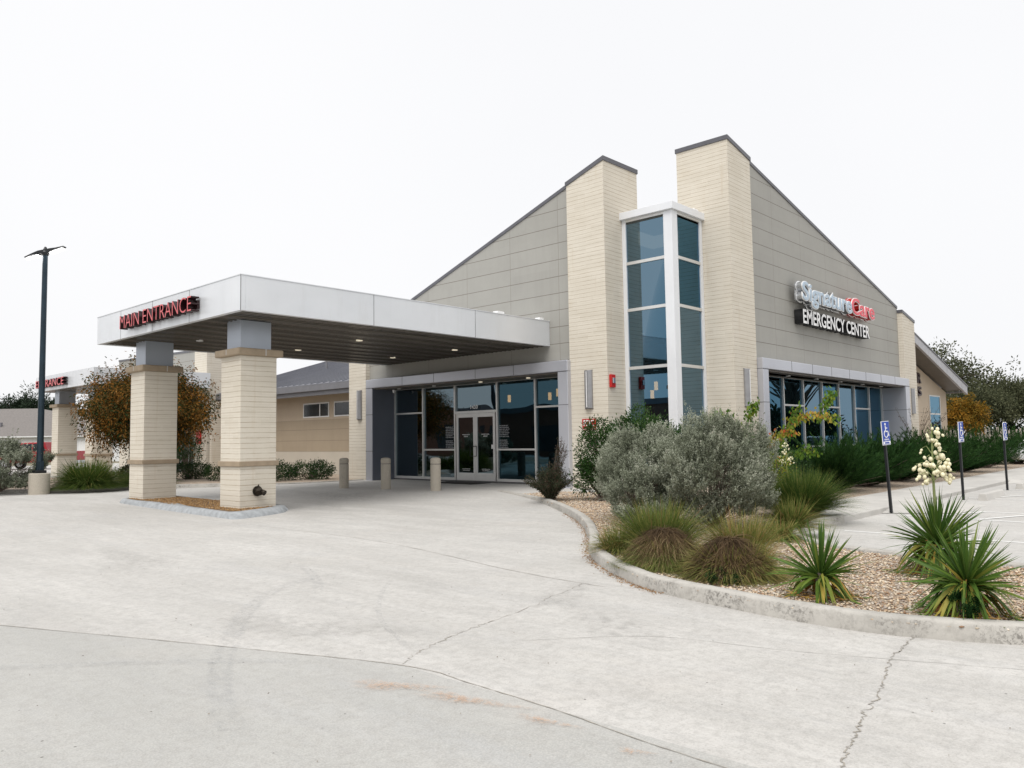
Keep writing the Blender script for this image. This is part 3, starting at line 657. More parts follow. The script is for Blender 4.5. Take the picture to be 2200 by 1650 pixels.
# storefront glazing: bays [(from, to, rail heights)]
def storefront(axis, plane, bays, z0, z1, skip=None, gm='glass_dark'):
    """one window per bay: frame bars and one glass pane each"""
    def bx(mb, a0, a1, zz0, zz1, d0=-.05, d1=.05):
        if axis == 'y': mb.box(plane+d0, a0, zz0, plane+d1, a1, zz1)
        else: mb.box(a0, plane+d0, zz0, a1, plane+d1, zz1)
    for i, (a0, a1, rails) in enumerate(bays):
        if a0 > a1: a0, a1 = a1, a0
        f = MB(); bx(f, a0, a0+.035, z0, z1); bx(f, a1-.035, a1, z0, z1); bx(f, a0+.035, a1-.035, z1-.06, z1, -.045)
        lo = z0
        if skip == i: lo = 2.53
        else: bx(f, a0+.035, a1-.035, z0, z0+.09, -.045)
        for z in rails: bx(f, a0+.035, a1-.035, z-.03, z+.03, -.045)
        w_ = f.build('storefront_window', 'frame', B)
        if axis == 'y': q = [(plane+.02, a0, lo), (plane+.02, a1, lo), (plane+.02, a1, z1), (plane+.02, a0, z1)]
        else: q = [(a0, plane+.02, lo), (a1, plane+.02, lo), (a1, plane+.02, z1), (a0, plane+.02, z1)]
        MB().add(q, [(0, 1, 2, 3)]).build('glass_pane', gm, w_)
FZ = .055
storefront('y', SA, [(22.86, 24.56, [2.55]), (21.09, 22.86, [1.15]), (18.96, 21.09, []), (17.2, 18.96, [1.15]), (14.98, 17.2, [2.55])], FZ, 3.54, skip=2)
storefront('x', SB, [(23.0, 25.0, [1.06]), (25.0, 26.66, [1.06]), (26.66, 28.36, [2.55]), (28.36, 30.12, [1.06]), (30.12, 31.8, [2.55]), (31.8, 33.52, [1.06]), (33.52, 35.25, [2.55]), (35.25, 36.88, [1.06])], .1, 3.55, gm='glass')
# entrance doors
for y0, y1, hs, lab in ((20.03, 21.0, -1, 'left glass entrance leaf'), (19.05, 20.02, 1, 'right glass entrance leaf')):
    d = MB(); x0, x1 = SA-.055, SA-.005
    d.box(x0, y0, FZ, x1, y0+.1, 2.44).box(x0, y1-.1, FZ, x1, y1, 2.44).box(x0+.001, y0+.1, 2.30, x1, y1-.1, 2.439).box(x0+.001, y0+.1, FZ, x1, y1-.1, FZ+.27)
    dd = d.build('glass_door', 'doorframe', B, .004); dd['label'] = lab
    MB().add([(SA-.03, y0+.08, .3), (SA-.03, y1-.08, .3), (SA-.03, y1-.08, 2.32), (SA-.03, y0+.08, 2.32)], [(0, 1, 2, 3)]).build('glass_pane', 'glass_dark', dd)
    if hs == -1: MB().tube([(x0, 20.08, .92), (x0-.07, 20.08, .92), (x0-.07, 20.22, .92), (x0-.07, 20.22, 1.27), (x0-.07, 20.08, 1.27), (x0, 20.08, 1.27)], .012, 6).build('handle', 'black', dd)
    else: MB().tube([(x0, 19.98, .92), (x0-.07, 19.98, .92), (x0-.07, 19.9, .92), (x0-.07, 19.9, 1.27), (x0-.07, 19.98, 1.27), (x0, 19.98, 1.27)], .012, 6).build('handle', 'black', dd); box(x0-.012, 19.09, 1.18, x0-.001, 19.22, 1.32).build('lock_plate', 'whiteface', dd)
    for k, (z, s_) in enumerate(((1.67, .034), (1.60, .044), (.45, .03), (.40, .026))):
        t_ = ('EMERGENCY CENTER', 'OPEN 24/7', 'PLEASE USE CALL BOX', 'FOR ASSISTANCE')[k]; ln = (.38, .2, .4, .34)[k]
        letters(t_, dd, (SA-.036, (y0+y1)/2+ln/2, z), (0, -1, 0), ln, s_, .002, ['whiteface'], .01, each=False, name='door_lettering')
box(SA-.06, 18.99, 2.445, SA-.0, 21.06, 2.53).build('door_header', 'doorframe', B)
letters('1430', B, (SA-.032, 20.27, 2.60), (0, -1, 0), .36, .13, .004, ['whiteface'], .01, each=False, name='address_number')
# rows of small white notice text on the glass beside the doors
def notice(yL, zz, n, ln):
    words = ['EMERGENCY MEDICAL SERVICES NOTICE', 'THIS FACILITY IS A FREESTANDING', 'EMERGENCY MEDICAL CARE FACILITY', 'OPEN 24 HOURS EVERY DAY', 'NOT A URGENT CARE CENTER', 'RATES ARE COMPARABLE TO', 'A HOSPITAL EMERGENCY ROOM']
    for i in range(n): letters(words[i % 7], B, (SA-.006, yL, zz-i*.062), (0, -1, 0), ln*(.85+.15*((i*37) % 5)/4), .036, .001, ['letterw'], .004, each=False, name='notice_lettering')
notice(21.62, 1.95, 7, .46); notice(21.62, 1.45, 5, .44); notice(18.9, 1.95, 7, .5); notice(18.88, 1.45, 6, .42)

# left wing: recessed wall, eave, metal roof
LW = 21.2
box(LW, 26.27, 2.55, LW+.25, 42, 3.95).build('wing_wall', 'creamwall', B); 
box(LW, 26.27, 1.05, LW+.25, 42, 2.549).build('wing_wall', 'tan', B); box(LW-.02, 26.27, -.3, LW+.25, 42, 1.049).build('wing_wall', 'palebase', B)
for y0, y1 in ((31.15, 33.3), (28.4, 30.75)):
    f = MB(); z0, z1 = 2.66, 3.36; x0 = LW-.03
    f.box(x0, y0, z0, LW+.01, y1, z0+.06).box(x0, y0, z1-.06, LW+.01, y1, z1).box(x0, y0, z0+.06, LW+.01, y0+.06, z1-.06).box(x0, y1-.06, z0+.06, LW+.01, y1, z1-.06).box(x0, y0+.72, z0+.06, LW+.01, y0+.78, z1-.06)
    f.build('strip_window', 'white', B); MB().add([(LW-.012, y0+.03, z0+.03), (LW-.012, y1-.03, z0+.03), (LW-.012, y1-.03, z1-.03), (LW-.012, y0+.03, z1-.03)], [(0, 1, 2, 3)]).build('glass_pane', 'darkwin', B)
MB().box(20.0, 26.29, 3.80, 20.10, 41.2, 4.05).box(20.0, 26.29, 4.05, 20.06, 41.2, 4.09).build('eave_gutter', 'fascia', B, .01)
MB().box(20.14, 26.6, 3.60, 20.24, 41.0, 3.86).box(20.1, 26.5, 3.60, 20.3, 26.72, 3.94).build('eave_beam', 'fascia', B, .01)
box(20.3, 26.29, 3.78, LW, 41.2, 3.84).build('wing_soffit', 'mullsoffit', B)
rf = MB().prism([(20.06, 26.29, 4.04), (27.7, 26.29, 6.33), (27.7, 26.29, 6.43), (20.06, 26.29, 4.12)], (0, 14.9, 0))
for k in range(30):
    y = 26.6+k*.49; rf.prism([(20.1, y, 4.12), (27.7, y, 6.42), (27.7, y, 6.46), (20.1, y, 4.165)], (0, .03, 0))
rf.build('wing_roof', 'roof', B)
MB().tube([(25.6, 35.2, 5.7), (25.6, 35.2, 6.75)], .05, 8).build('roof_vent', 'fascia', B); MB().tube([(24.6, 36.4, 5.4), (24.6, 36.4, 6.0), (24.4, 36.4, 6.1)], .06, 8).build('roof_vent', 'fascia', B)
box(19.6, 39.4, -.3, 20.9, 39.6, 3.7).build('wing_end_wall', 'stone', B)

# right wing: wall under a raking roof
RW = 12.1
def zr(x): return 6.18-.231*(x-40.34)
wl = MB().prism([(39.2, RW, -.3), (48.8, RW, -.3), (48.8, RW, zr(48.8)-.5), (39.2, RW, zr(39.2)-.5)], (0, .3, 0)); wl.build('wing_wall', 'creamwall', B)
box(48.55, RW+.3, -.3, 48.8, 24, zr(48.8)-.55).build('wing_wall', 'creamwall', B)
rk = MB().prism([(39.2, 11.2, zr(39.2)-.40), (49.15, 11.2, zr(49.15)-.44), (49.35, 11.2, zr(49.35)-.44), (49.6, 11.2, zr(49.6)-.44), (49.6, 11.2, zr(49.6)), (39.2, 11.2, zr(39.2))], (0, .12, 0)); rk.build('rake_fascia', 'rake', B)
MB().prism([(39.2, 11.17, zr(39.2)), (49.68, 11.17, zr(49.68)), (49.68, 11.17, zr(49.68)+.07), (39.2, 11.17, zr(39.2)+.07)], (0, 10, 0)).build('wing_roof', 'trim', B)
MB().prism([(39.2, 11.32, zr(39.2)-.42), (48.85, 11.32, zr(48.85)-.42), (48.85, 11.32, zr(48.85)-.36), (39.2, 11.32, zr(39.2)-.36)], (0, .78, 0)).build('wing_soffit', 'mullsoffit', B)
box(48.86, 11.32, zr(49.3)-.42, 49.5, 24, zr(49.3)-.34).build('wing_soffit', 'fascia', B)
f = MB(); x0, x1, z0, z1 = 45.5, 47.5, .6, 3.5; y = RW-.02
f.box(x0, y-.01, z0, x0+.07, y+.015, z1).box(x1-.07, y-.01, z0, x1, y+.015, z1).box(x0+.07, y-.01, z1-.07, x1-.07, y+.015, z1).box(x0+.07, y-.01, 2.46, x1-.07, y+.015, 2.54).box(x0+.07, y-.01, z0, x1-.07, y+.015, z0+.07)
wf = f.build('wing_window', 'frame', B); M['mirror'] = glass('wing_glass', (.12, .24, .33), (.05, .07, .07)); MB().add([(x0+.03, RW-.006, z0), (x1-.03, RW-.006, z0), (x1-.03, RW-.006, z1), (x0+.03, RW-.006, z1)], [(0, 1, 2, 3)]).build('glass_pane', 'mirror', wf)

# ------------------------------------------------------------------ entrance canopy
CX, CY0, CY1, CZ0, CZ1 = 8.53, 15.89, 24.15, 4.40, 5.18
EC = thing('entrance_canopy', 'white metal drive-through canopy on two cream stone pillars over the main entrance', 'canopy')
fa = MB().box(CX, CY0, CZ0, CX+.12, CY1, CZ1).box(CX+.12, CY0, CZ0, WA, CY0+.12, CZ1).box(CX+.12, CY1-.12, CZ0, WA, CY1, CZ1).box(CX+.12, CY0+.12, CZ1-.12, WA, CY1-.12, CZ1-.05)
fo = fa.build('fascia', 'panel', EC, .006)
s = MB()
for y in (20.41, 18.34, 22.45): s.box(CX-.003, y-.006, CZ0, CX+.01, y+.006, CZ1)
for x in (12.13, 15.71): s.box(x-.006, CY0-.003, CZ0, x+.006, CY0+.01, CZ1)
s.box(CX-.003, CY0-.003, CZ0, CX+.008, CY0+.008, CZ1+.001).each('panel_seam', 'seam', EC)
MB().box(CX-.012, CY0-.012, CZ1, WA, CY1+.012, CZ1+.02).build('top_edge', 'panel', EC)
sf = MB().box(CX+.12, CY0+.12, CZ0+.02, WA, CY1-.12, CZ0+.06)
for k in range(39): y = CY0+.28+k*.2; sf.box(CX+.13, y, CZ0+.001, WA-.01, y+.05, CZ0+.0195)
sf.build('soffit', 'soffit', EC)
for i, (x, y) in enumerate(((13.61, 21.7), (13.63, 18.54), (17.35, 21.66), (17.4, 18.56), (10.29, 21.45), (10.3, 18.5))):
    d = MB().lathe([(.001, 0), (.095, 0), (.095, .03), (.001, .03)], (x, y, CZ0-.012), 18).build('downlight', 'whiteface' if i > 3 else 'downl', EC)
def pillar(x, y, sz, zb, name_label=None, parent=EC, capz=3.55, soff=CZ0):
    st = box(x, y, zb-.3, x+sz, y+sz, capz).build('stone_pillar', 'stone', parent, .008)
    if name_label: st['label'] = name_label
    cp = MB().box(x-.12, y-.12, capz, x+sz+.12, y+sz+.12, capz+.17).build('pillar_cap', 'cap', st, .03)
    MB().box(x-.125, y+sz*.5-.012, capz+.03, x-.11, y+sz*.5+.012, capz+.16).box(x+sz*.62-.012, y-.125, capz+.01, x+sz*.62+.012, y-.11, capz+.165).build('cap_joint', 'walk', st)
    MB().box(x-.05, y-.05, zb+.98, x+sz+.05, y+sz+.05, zb+1.10).build('stone_band', 'cap', st, .012)
    MB().box(x+.07, y+.14, capz+.17, x+sz-.07, y+sz-.14, soff+.03).build('metal_neck', 'neck', st, .006)
    return st
pillar(9.16, 17.03, .93, -.02, 'nearer cream stone canopy pillar with a pipe fitting near its foot')
pillar(9.16, 22.36, .93, -.02, 'farther cream stone canopy pillar on the kerbed island')
# the island
# island under the pillars
isl = [(8.47, 16.05), (8.75, 16.0), (9.75, 16.35), (10.25, 16.8), (10.45, 17.6), (10.45, 22.7), (10.1, 23.55), (9.5, 23.75), (8.98, 23.45), (8.82, 22.6), (8.62, 19.3)]
c = catmull(isl+[isl[0]], 5)[:-1]; n = len(c); cen = c.mean(0); V = []; 
for o_, z in ((-.05, -.2), (.0, -.14), (.05, -.08), (.14, -.01), (.36, .015), (.38, -.01)):
    for p in c:
        d = cen-p; d = d/np.linalg.norm(d); V.append((*(p+d*o_), z+.003*math.sin(p[1]*3)))
F = [(r_*n+k, r_*n+(k+1) % n, (r_+1)*n+(k+1) % n, (r_+1)*n+k) for r_ in range(5) for k in range(n)]
tag(npmesh('island_kerb', np.array(V), np.array(F), 'islandc'), kind='structure')
mb = MB(); mb.v = [(V[5*n+k][0], V[5*n+k][1], .0) for k in range(n)]; mb.f = [tuple(range(n))]; mb.mi = [0]; tag(mb.build('island_bed', 'soil'), kind='structure')
ic = [(p[0]+(cen[0]-p[0])*.25, p[1]+(cen[1]-p[1])*.1) for p in c]
M['barkchip'] = leafmat('bark_chip', [(0, (.20, .11, .05)), (.5, (.36, .22, .10)), (1, (.46, .31, .16))], .85, 0)
tag(stones('wood_chips', ic, 5000, 8.4, 10.7, 15.9, 23.9, lambda a, b: .0, .012, .032, None, 'barkchip'), label='brown wood chips on the island between the canopy pillars', cat='mulch', kind='stuff')

# signs on the buildings
sg = thing('lettered_sign', 'red channel letters reading MAIN ENTRANCE on the near canopy fascia', 'sign')
letters('MAIN ENTRANCE', sg, (8.30, 21.93, 4.585), (0, -1, 0), 4.17, .36, .2, ['redface', 'redret'], -.012, front=0)
box(8.47, 17.8, 4.66, 8.528, 21.9, 4.86).build('mounting_rail', 'redret', sg)
sg2 = thing('lettered_sign', 'silver and red script sign with white outlines high on the right gable', 'sign')
S0 = (26.02, 10.62, 6.02)
for txt, x0_, ln, f1, ret in (('Signature', 26.02, 4.5, 'silverblue', 'chrome'), ('Care', 30.58, 2.42, 'pinkface', 'red')):
    hh_ = .60
    letters(txt, sg2, (x0_, 10.84, 6.06), (1, 0, 0), ln, hh_, .05, ['whiteface', 'chrome' if ret == 'chrome' else 'red'], .075, each=False, name='backing')
    letters(txt, sg2, (x0_, 10.66, 6.06), (1, 0, 0), ln, hh_, .17, [ret], .035, each=False, name='letter_return', front=-.005)
    letters(txt, sg2, (x0_, 10.63, 6.06), (1, 0, 0), ln, hh_, .03, ['whiteface'], .042, each=False, name='letter_outline')
    letters(txt, sg2, (x0_, 10.61, 6.06), (1, 0, 0), ln, hh_, .03, [f1], .012, name='letter')
sg3 = thing('lettered_sign', 'white block letters with black sides reading EMERGENCY CENTER on the right gable', 'sign')
letters('EMERGENCY CENTER', sg3, (26.35, 10.78, 5.31), (1, 0, 0), 6.45, .46, .30, ['whiteface', 'blackret'], .022)
box(26.45, 11.0, 5.44, 32.7, 11.07, 5.66).build('mounting_rail', 'blackret', sg3)
sg4 = thing('lettered_sign', 'small dark red letters on the cream wall under the raking roof', 'sign')
letters('R', sg4, (43.35, 12.0, 4.05), (1, 0, 0), .62, .5, .1, ['redret', 'redret'], .02); letters('S', sg4, (43.35, 12.0, 3.4), (1, 0, 0), .6, .45, .1, ['redret', 'redret'], .02)

# ------------------------------------------------------------------ wall-mounted things
def sconce(loc, rz, label):
    t = thing('wall_sconce', label, 'wall light', loc, rz, 'tall half-round wall sconces')
    a = MB()     # half-round body, flat back at local +Y
    prof = [(math.cos(math.pi*k/10)*.14, -math.sin(math.pi*k/10)*.13) for k in range(11)]
    a.prism([(x, y, 0) for x, y in prof], (0, 0, 1.13)); a.build('housing', 'sconce', t, .004)
    MB().box(-.012, -.139, .03, .012, -.128, 1.10).build('diffuser_strip', 'whiteface', t)
    MB().box(-.15, -.02, -.012, .15, .0, .0).box(-.15, -.02, 1.13, .15, 0, 1.142).build('end_plate', 'trim', t)
    return t
sc = sconce((PX-.005, 25.55, 2.37), R(-90), 'half-round metal sconce on the stone pilaster left of the entrance portal')
clone(sc, (PX-.005, 14.24, 2.38), R(-90), 'half-round metal sconce above the red FDC sign')
clone(sc, (22.15, PY-.005, 2.37), 0, 'half-round metal sconce on the tallest stone pylon')
clone(sc, (38.35, PY-.005, 2.37), 0, 'half-round metal sconce at the far right end of the building')
t = thing('fire_alarm', 'red strobe alarm box on stone beside the glass corner', 'fire alarm', (18.99, 13.557, 2.97), R(90))
box(-.08, -.11, 0, -.001, .11, .38).build('housing', 'red', t, .01); box(-.12, -.05, .12, -.09, .07, .28).build('strobe_lens', 'chrome', t, .01)
t = thing('wall_sign', 'red and white FDC sign half hidden behind green leaves', 'sign', (PX, 14.02, 1.74))
box(-.012, 0, 0, -.001, .5, .33).build('sign_plate', 'red', t); 
letters('FDC', t, (-.016, .44, .12), (0, -1, 0), .38, .17, .004, ['whiteface'], .02, each=False, name='lettering'); letters('FIRE DEPT CONNECTION', t, (-.016, .46, .04), (0, -1, 0), .42, .03, .004, ['whiteface'], .006, each=False, name='lettering')
box(-.015, .02, .015, -.012, .48, .025).build('border', 'whiteface', t)
t = thing('pipe_fitting', 'dark bronze fire hose fitting on the near canopy pillar foot', 'hose fitting', (9.60, 17.03, .38))
MB().tube([(0, 0, 0), (0, -.03, 0)], [.12, .12], 16).build('wall_plate', 'bronze', t)
MB().tube([(0, -.03, 0), (0, -.10, 0), (0, -.17, -.03)], [.09, .085, .075], 14).build('pipe_body', 'bronze', t); MB().tube([(.05, -.15, -.02), (.075, -.21, -.045)], [.06, .065], 12).tube([(-.05, -.14, .0), (-.09, -.19, -.03)], [.045, .05], 12).build('outlet', 'bronze', t)
MB().tube([(0, -.05, .09), (0, -.07, .15)], [.03, .012], 8).build('lug', 'bronze', t)
t = thing('security_camera', 'small white dome camera under the left end of the entrance portal', 'camera', (19.35, 24.1, 3.47)); MB().lathe([(.001, -.12), (.04, -.11), (.06, -.06), (.06, 0), (.001, 0)], (0, 0, 0), 12).build('dome', 'whiteface', t)
t = thing('door_mat', 'black rubber mat lying in front of the glass entrance doors', 'mat', (19.1, 20.2, .012)); t.location = (19.15, 20.2, gz(19.15, 20.2)+.002); box(-.5, -1.05, 0, .45, 1.05, .014).build('mat_surface', 'rubber', t, .004)

# bollards
bt = thing('bollard', 'concrete bollard by the left entrance jamb', 'bollard', (15.46, 21.88, gz(15.46, 21.88)), 0, 'concrete bollards before the entrance')
def bollard(t):
    MB().lathe([(.001, -.1), (.155, -.1), (.155, .78), (.14, .785)], (0, 0, 0), 28).build('shaft', 'bollard', t, smooth=False)
    MB().lathe([(.14, .785), (.14, .80)], (0, 0, 0), 28).build('groove', 'seam', t)
    MB().lathe([(.14, .80), (.155, .805), (.155, .93), (.13, .965), (.07, .985), (.001, .99)], (0, 0, 0), 28).build('bollard_top', 'bollard', t)
bollard(bt); bt['label'] = 'leftmost concrete bollard, before the stone pilaster'
clone(bt, (15.70, 19.98, gz(15.7, 19.98)), 0, 'middle concrete bollard, before the dark reveal panel'); clone(bt, (15.90, 17.85, gz(15.9, 17.85)), 0, 'rightmost concrete bollard, nearest the glass doors')

t = thing('flood_light', 'small white light box on the canopy roof edge near the siding', 'light', (17.0, 16.2, 5.2)); box(-.15, -.1, 0, .15, .1, .12).build('housing', 'white', t, .01)
t = thing('flood_light', 'small white box on the roof edge where the canopy meets the wall', 'light', (18.75, 16.1, 5.2)); box(-.1, -.1, 0, .1, .1, .10).build('housing', 'white', t, .01)
t = thing('flood_light', 'small white box on the right end of the glass tower cap', 'light', (21.25, 11.95, 8.3)); box(-.12, -.08, 0, .12, .08, .12).build('housing', 'white', t, .01)
# hanging lamps inside
def pendant(loc, label, m='warm'):
    t = thing('pendant_lamp', label, 'pendant lamp', loc, 0, 'pendant lamps in the lobby')
    MB().lathe([(.001, 0), (.06, 0), (.06, .27), (.001, .27)], (0, 0, 0), 14).build('lamp_shade', m, t); MB().tube([(0, 0, .27), (0, 0, .9)], .008, 5).build('cord', 'black', t); return t
p0 = pendant((22.4, 14.35, 2.78), 'lit pendant lamp behind the left side of the tower glass')
clone(p0, (21.7, 13.75, 3.0), 0, 'higher lit pendant lamp near the middle of the tower glass'); clone(p0, (22.6, 13.6, 2.85), 0, 'lit pendant lamp next to the white corner post, left pane'); clone(p0, (23.2, 13.05, 2.82), 0, 'lit pendant lamp behind the right tower pane')
clone(p0, (22.2, 20.65, 2.92), 0, 'lit pendant lamp behind the glass right of the doors'); clone(p0, (22.0, 18.45, 2.9), 0, 'left of two lit pendant lamps at the right end of the entrance glass'); clone(p0, (21.8, 17.9, 3.0), 0, 'right of two lit pendant lamps at the right end of the entrance glass')

# ------------------------------------------------------------------ parking signs and wheel stops
def psign(loc, rz, lean, label):
    t = thing('parking_sign', label, 'parking sign', loc, rz, 'blue accessible parking signs on black posts')
    MB().box(-.025, -.025, -.1, .025, .025, 1.42).build('post', 'black', t, .004)
    p = box(-.14, -.045, 1.38, .14, -.032, 1.86).build('sign_panel', 'whiteface', t, .0)
    box(-.131, -.049, 1.39, .131, -.045, 1.85).build('blue_face', 'bluesign', p)
    box(-.125, -.052, 1.40, .125, -.049, 1.455).build('white_band', 'whiteface', p); box(-.08, -.055, 1.41, .08, -.052, 1.44).build('blue_band', 'bluesign', p)
    g = MB(); y0, y1 = -.056, -.050
    def disc(cx, cz, r, r2=0, a0=0, a1=2*math.pi, n=20):
        for k in range(n):
            a, b = a0+(a1-a0)*k/n, a0+(a1-a0)*(k+1)/n
            g.prism([(cx+r2*math.cos(a), y1, cz+r2*math.sin(a)), (cx+r*math.cos(a), y1, cz+r*math.sin(a)), (cx+r*math.cos(b), y1, cz+r*math.sin(b)), (cx+r2*math.cos(b), y1, cz+r2*math.sin(b))], (0, y0-y1, 0))
    disc(-.02, 1.80, .022, .0005); disc(-.01, 1.605, .078, .062, R(110), R(385))
    g.box(-.03, y0, 1.64, -.01, y1, 1.77).box(-.035, y0, 1.64, .055, y1, 1.665).prism([(.04, y1, 1.665), (.065, y1, 1.665), (.10, y1, 1.565), (.078, y1, 1.555)], (0, y0-y1, 0)).box(-.01, y0, 1.71, .045, y1, 1.73)
    g.build('wheelchair_symbol', 'whiteface', p)
    letters('RESERVED', p, (-.08, -.052, 1.475), (1, 0, 0), .16, .03, .004, ['whiteface'], .004, each=False, name='lettering')
    t.rotation_euler = (0, R(lean), rz); return t
sgn = psign((16.93, 5.30, -.11), R(-45), 0, 'nearest blue accessible parking sign, tilted to the left')
sgn.rotation_euler = (R(-1), R(-3.2), R(-12))
c2 = clone(sgn, (21.0, 4.95, -.11), None, 'blue accessible parking sign in the middle of the three'); c2.rotation_euler = (0, R(-1.6), R(-7))
c3 = clone(sgn, (25.05, 4.82, -.11), None, 'farthest blue accessible parking sign, at the right edge'); c3.rotation_euler = (0, R(-2.4), R(-6))
def wstop(loc, label):
    t = thing('wheel_stop', label, 'wheel stop', loc, 0, 'concrete wheel stops')
    MB().prism([(-.9, -.12, -.02), (-.9, .12, -.02), (-.9, .07, .16), (-.9, -.07, .16)], (1.8, 0, 0)).build('stop_block', 'walk', t, .015); return t
ws = wstop((21.9, 4.55, -.095), 'concrete wheel stop beside the middle parking sign'); clone(ws, (26.6, 4.65, -.095), 0, 'concrete wheel stop near the farthest parking sign')

# ------------------------------------------------------------------ lamp post
t = thing('lamp_post', 'tall dark double-headed lamp post with lit heads on a concrete base', 'lamp post', (8.8, 29.8, 0))
MB().lathe([(.001, -.2), (.32, -.2), (.32, .58), (.30, .60), (.001, .60)], (0, 0, 0), 28).build('concrete_base', 'bollard', t)
MB().box(-.17, -.17, .60, .17, .17, .70).build('base_cover', 'black', t, .02); MB().tube([(0, 0, .7), (0, 0, 8.1)], [.105, .08], 16).box(-.10, -.10, .7, .10, .10, 1.0).build('pole', 'pole', t, .012)
hd = MB(); gl = MB(); ax = Vector((rt.x, rt.y, 0)).normalized(); pr_ = Vector((ax.y, -ax.x, 0))
for s_, rise in ((-1, -.16), (1, .20)):
    pts = [(0, .08, .12), (.2, .12, .10), (.42, .14, .05), (.66, .10, .025)]
    for (a0, w0, h0), (a1, w1, h1) in zip(pts[:-1], pts[1:]):
        z0_, z1_ = 8.10+rise*(a0/.66)**1.3, 8.10+rise*(a1/.66)**1.3
        q = [ax*s_*a0+pr_*w0+Vector((0, 0, z0_+h0)), ax*s_*a1+pr_*w1+Vector((0, 0, z1_+h1)), ax*s_*a1-pr_*w1+Vector((0, 0, z1_+h1)), ax*s_*a0-pr_*w0+Vector((0, 0, z0_+h0))]
        b_ = [ax*s_*a0+pr_*w0+Vector((0, 0, z0_-h0*.4)), ax*s_*a1+pr_*w1+Vector((0, 0, z1_)), ax*s_*a1-pr_*w1+Vector((0, 0, z1_)), ax*s_*a0-pr_*w0+Vector((0, 0, z0_-h0*.4))]
        hd.add(q+b_, [(0, 1, 2, 3), (4, 7, 6, 5), (0, 4, 5, 1), (1, 5, 6, 2), (2, 6, 7, 3), (3, 7, 4, 0)])
    q = []
    for a0, wd_ in ((.2, .11), (.62, .09)):
        z_ = 8.07+rise*(a0/.66)**1.3; q += [ax*s_*a0+pr_*wd_+Vector((0, 0, z_-.03)), ax*s_*a0-pr_*wd_+Vector((0, 0, z_-.03))]
    MB().prism([q[0], q[1], q[3], q[2]], (0, 0, .02)).build('lamp_lens', 'lamp_on', t)
hd.build('lamp_head', 'black', t); MB().lathe([(.001, 8.0), (.1, 8.02), (.12, 8.12), (.06, 8.25), (.03, 8.32), (.001, 8.33)], (0, 0, 0), 10).build('pole_cap', 'black', t)

# ------------------------------------------------------------------ vegetation
M['sage'] = leafmat('sage_leaf', [(0, (0.074, 0.086, 0.055)), (.4, (0.177, 0.196, 0.138)), (.8, (0.393, 0.420, 0.330)), (1, (0.536, 0.517, 0.451))], .8, .04, .1)
M['laurel'] = leafmat('laurel_leaf', [(0, (0.013, 0.038, 0.009)), (.6, (0.034, 0.086, 0.019)), (1, (0.090, 0.150, 0.038))], .4, .2, .5)
M['redbud'] = leafmat('redbud_leaf', [(0, (.05, .13, .025)), (.45, (.14, .24, .035)), (.75, (.34, .33, .05)), (.93, (.42, .24, .05)), (1, (.40, .09, .03))], .55, .35)
M['juniper'] = leafmat('juniper_leaf', [(0, (0.007, 0.024, 0.008)), (.6, (0.016, 0.046, 0.012)), (1, (0.039, 0.089, 0.021))], .65, .15, .2)
M['darkshrub'] = leafmat('darkshrub_leaf', [(0, (0.022, 0.034, 0.015)), (.5, (0.049, 0.060, 0.034)), (.8, (0.098, 0.045, 0.034)), (1, (0.135, 0.120, 0.098))], .6, .2)
M['lowshrub'] = leafmat('lowshrub_leaf', [(0, (0.010, 0.027, 0.010)), (.7, (0.025, 0.059, 0.017)), (1, (0.070, 0.112, 0.028))], .5, .2)
M['oldrose'] = leafmat('flower_petal', [(0, (.78, .72, .50)), (1, (.88, .84, .66))], .6, .3)
M['yucca'] = leafmat('yucca_leaf', [(0, (0.042, 0.095, 0.019)), (.45, (0.089, 0.161, 0.027)), (.75, (0.189, 0.238, 0.043)), (.88, (0.495, 0.324, 0.073)), (1, (0.425, 0.190, 0.061))], .45, .15, .5)
M['grass'] = leafmat('bunch_grass', [(0, (0.031, 0.065, 0.016)), (.4, (0.080, 0.136, 0.026)), (.7, (0.213, 0.231, 0.063)), (.88, (0.404, 0.312, 0.117)), (1, (0.276, 0.151, 0.071))], .6, .25)
M['drygrass'] = leafmat('dry_grass', [(0, (0.045, 0.031, 0.019)), (.35, (0.119, 0.078, 0.043)), (.6, (0.208, 0.145, 0.076)), (.8, (0.416, 0.342, 0.170)), (1, (0.168, 0.207, 0.057))], .7, .2)
M['autumn'] = leafmat('autumn_leaf', [(0, (.012, .03, .010)), (.35, (.035, .055, .015)), (.55, (.13, .07, .018)), (.8, (.28, .125, .022)), (1, (.42, .21, .05))], .6, .25)
M['oakgreen'] = leafmat('tree_leaf', [(0, (.035, .042, .022)), (.6, (.085, .095, .05)), (1, (.17, .175, .10))], .6, .25)
M['orangeleaf'] = leafmat('orange_leaf', [(0, (.05, .055, .015)), (.5, (.20, .13, .02)), (.8, (.36, .18, .025)), (1, (.44, .24, .04))], .6, .3)
M['conifer'] = leafmat('conifer_leaf', [(0, (0.011, 0.021, 0.013)), (1, (0.034, 0.053, 0.030))], .7, .15)

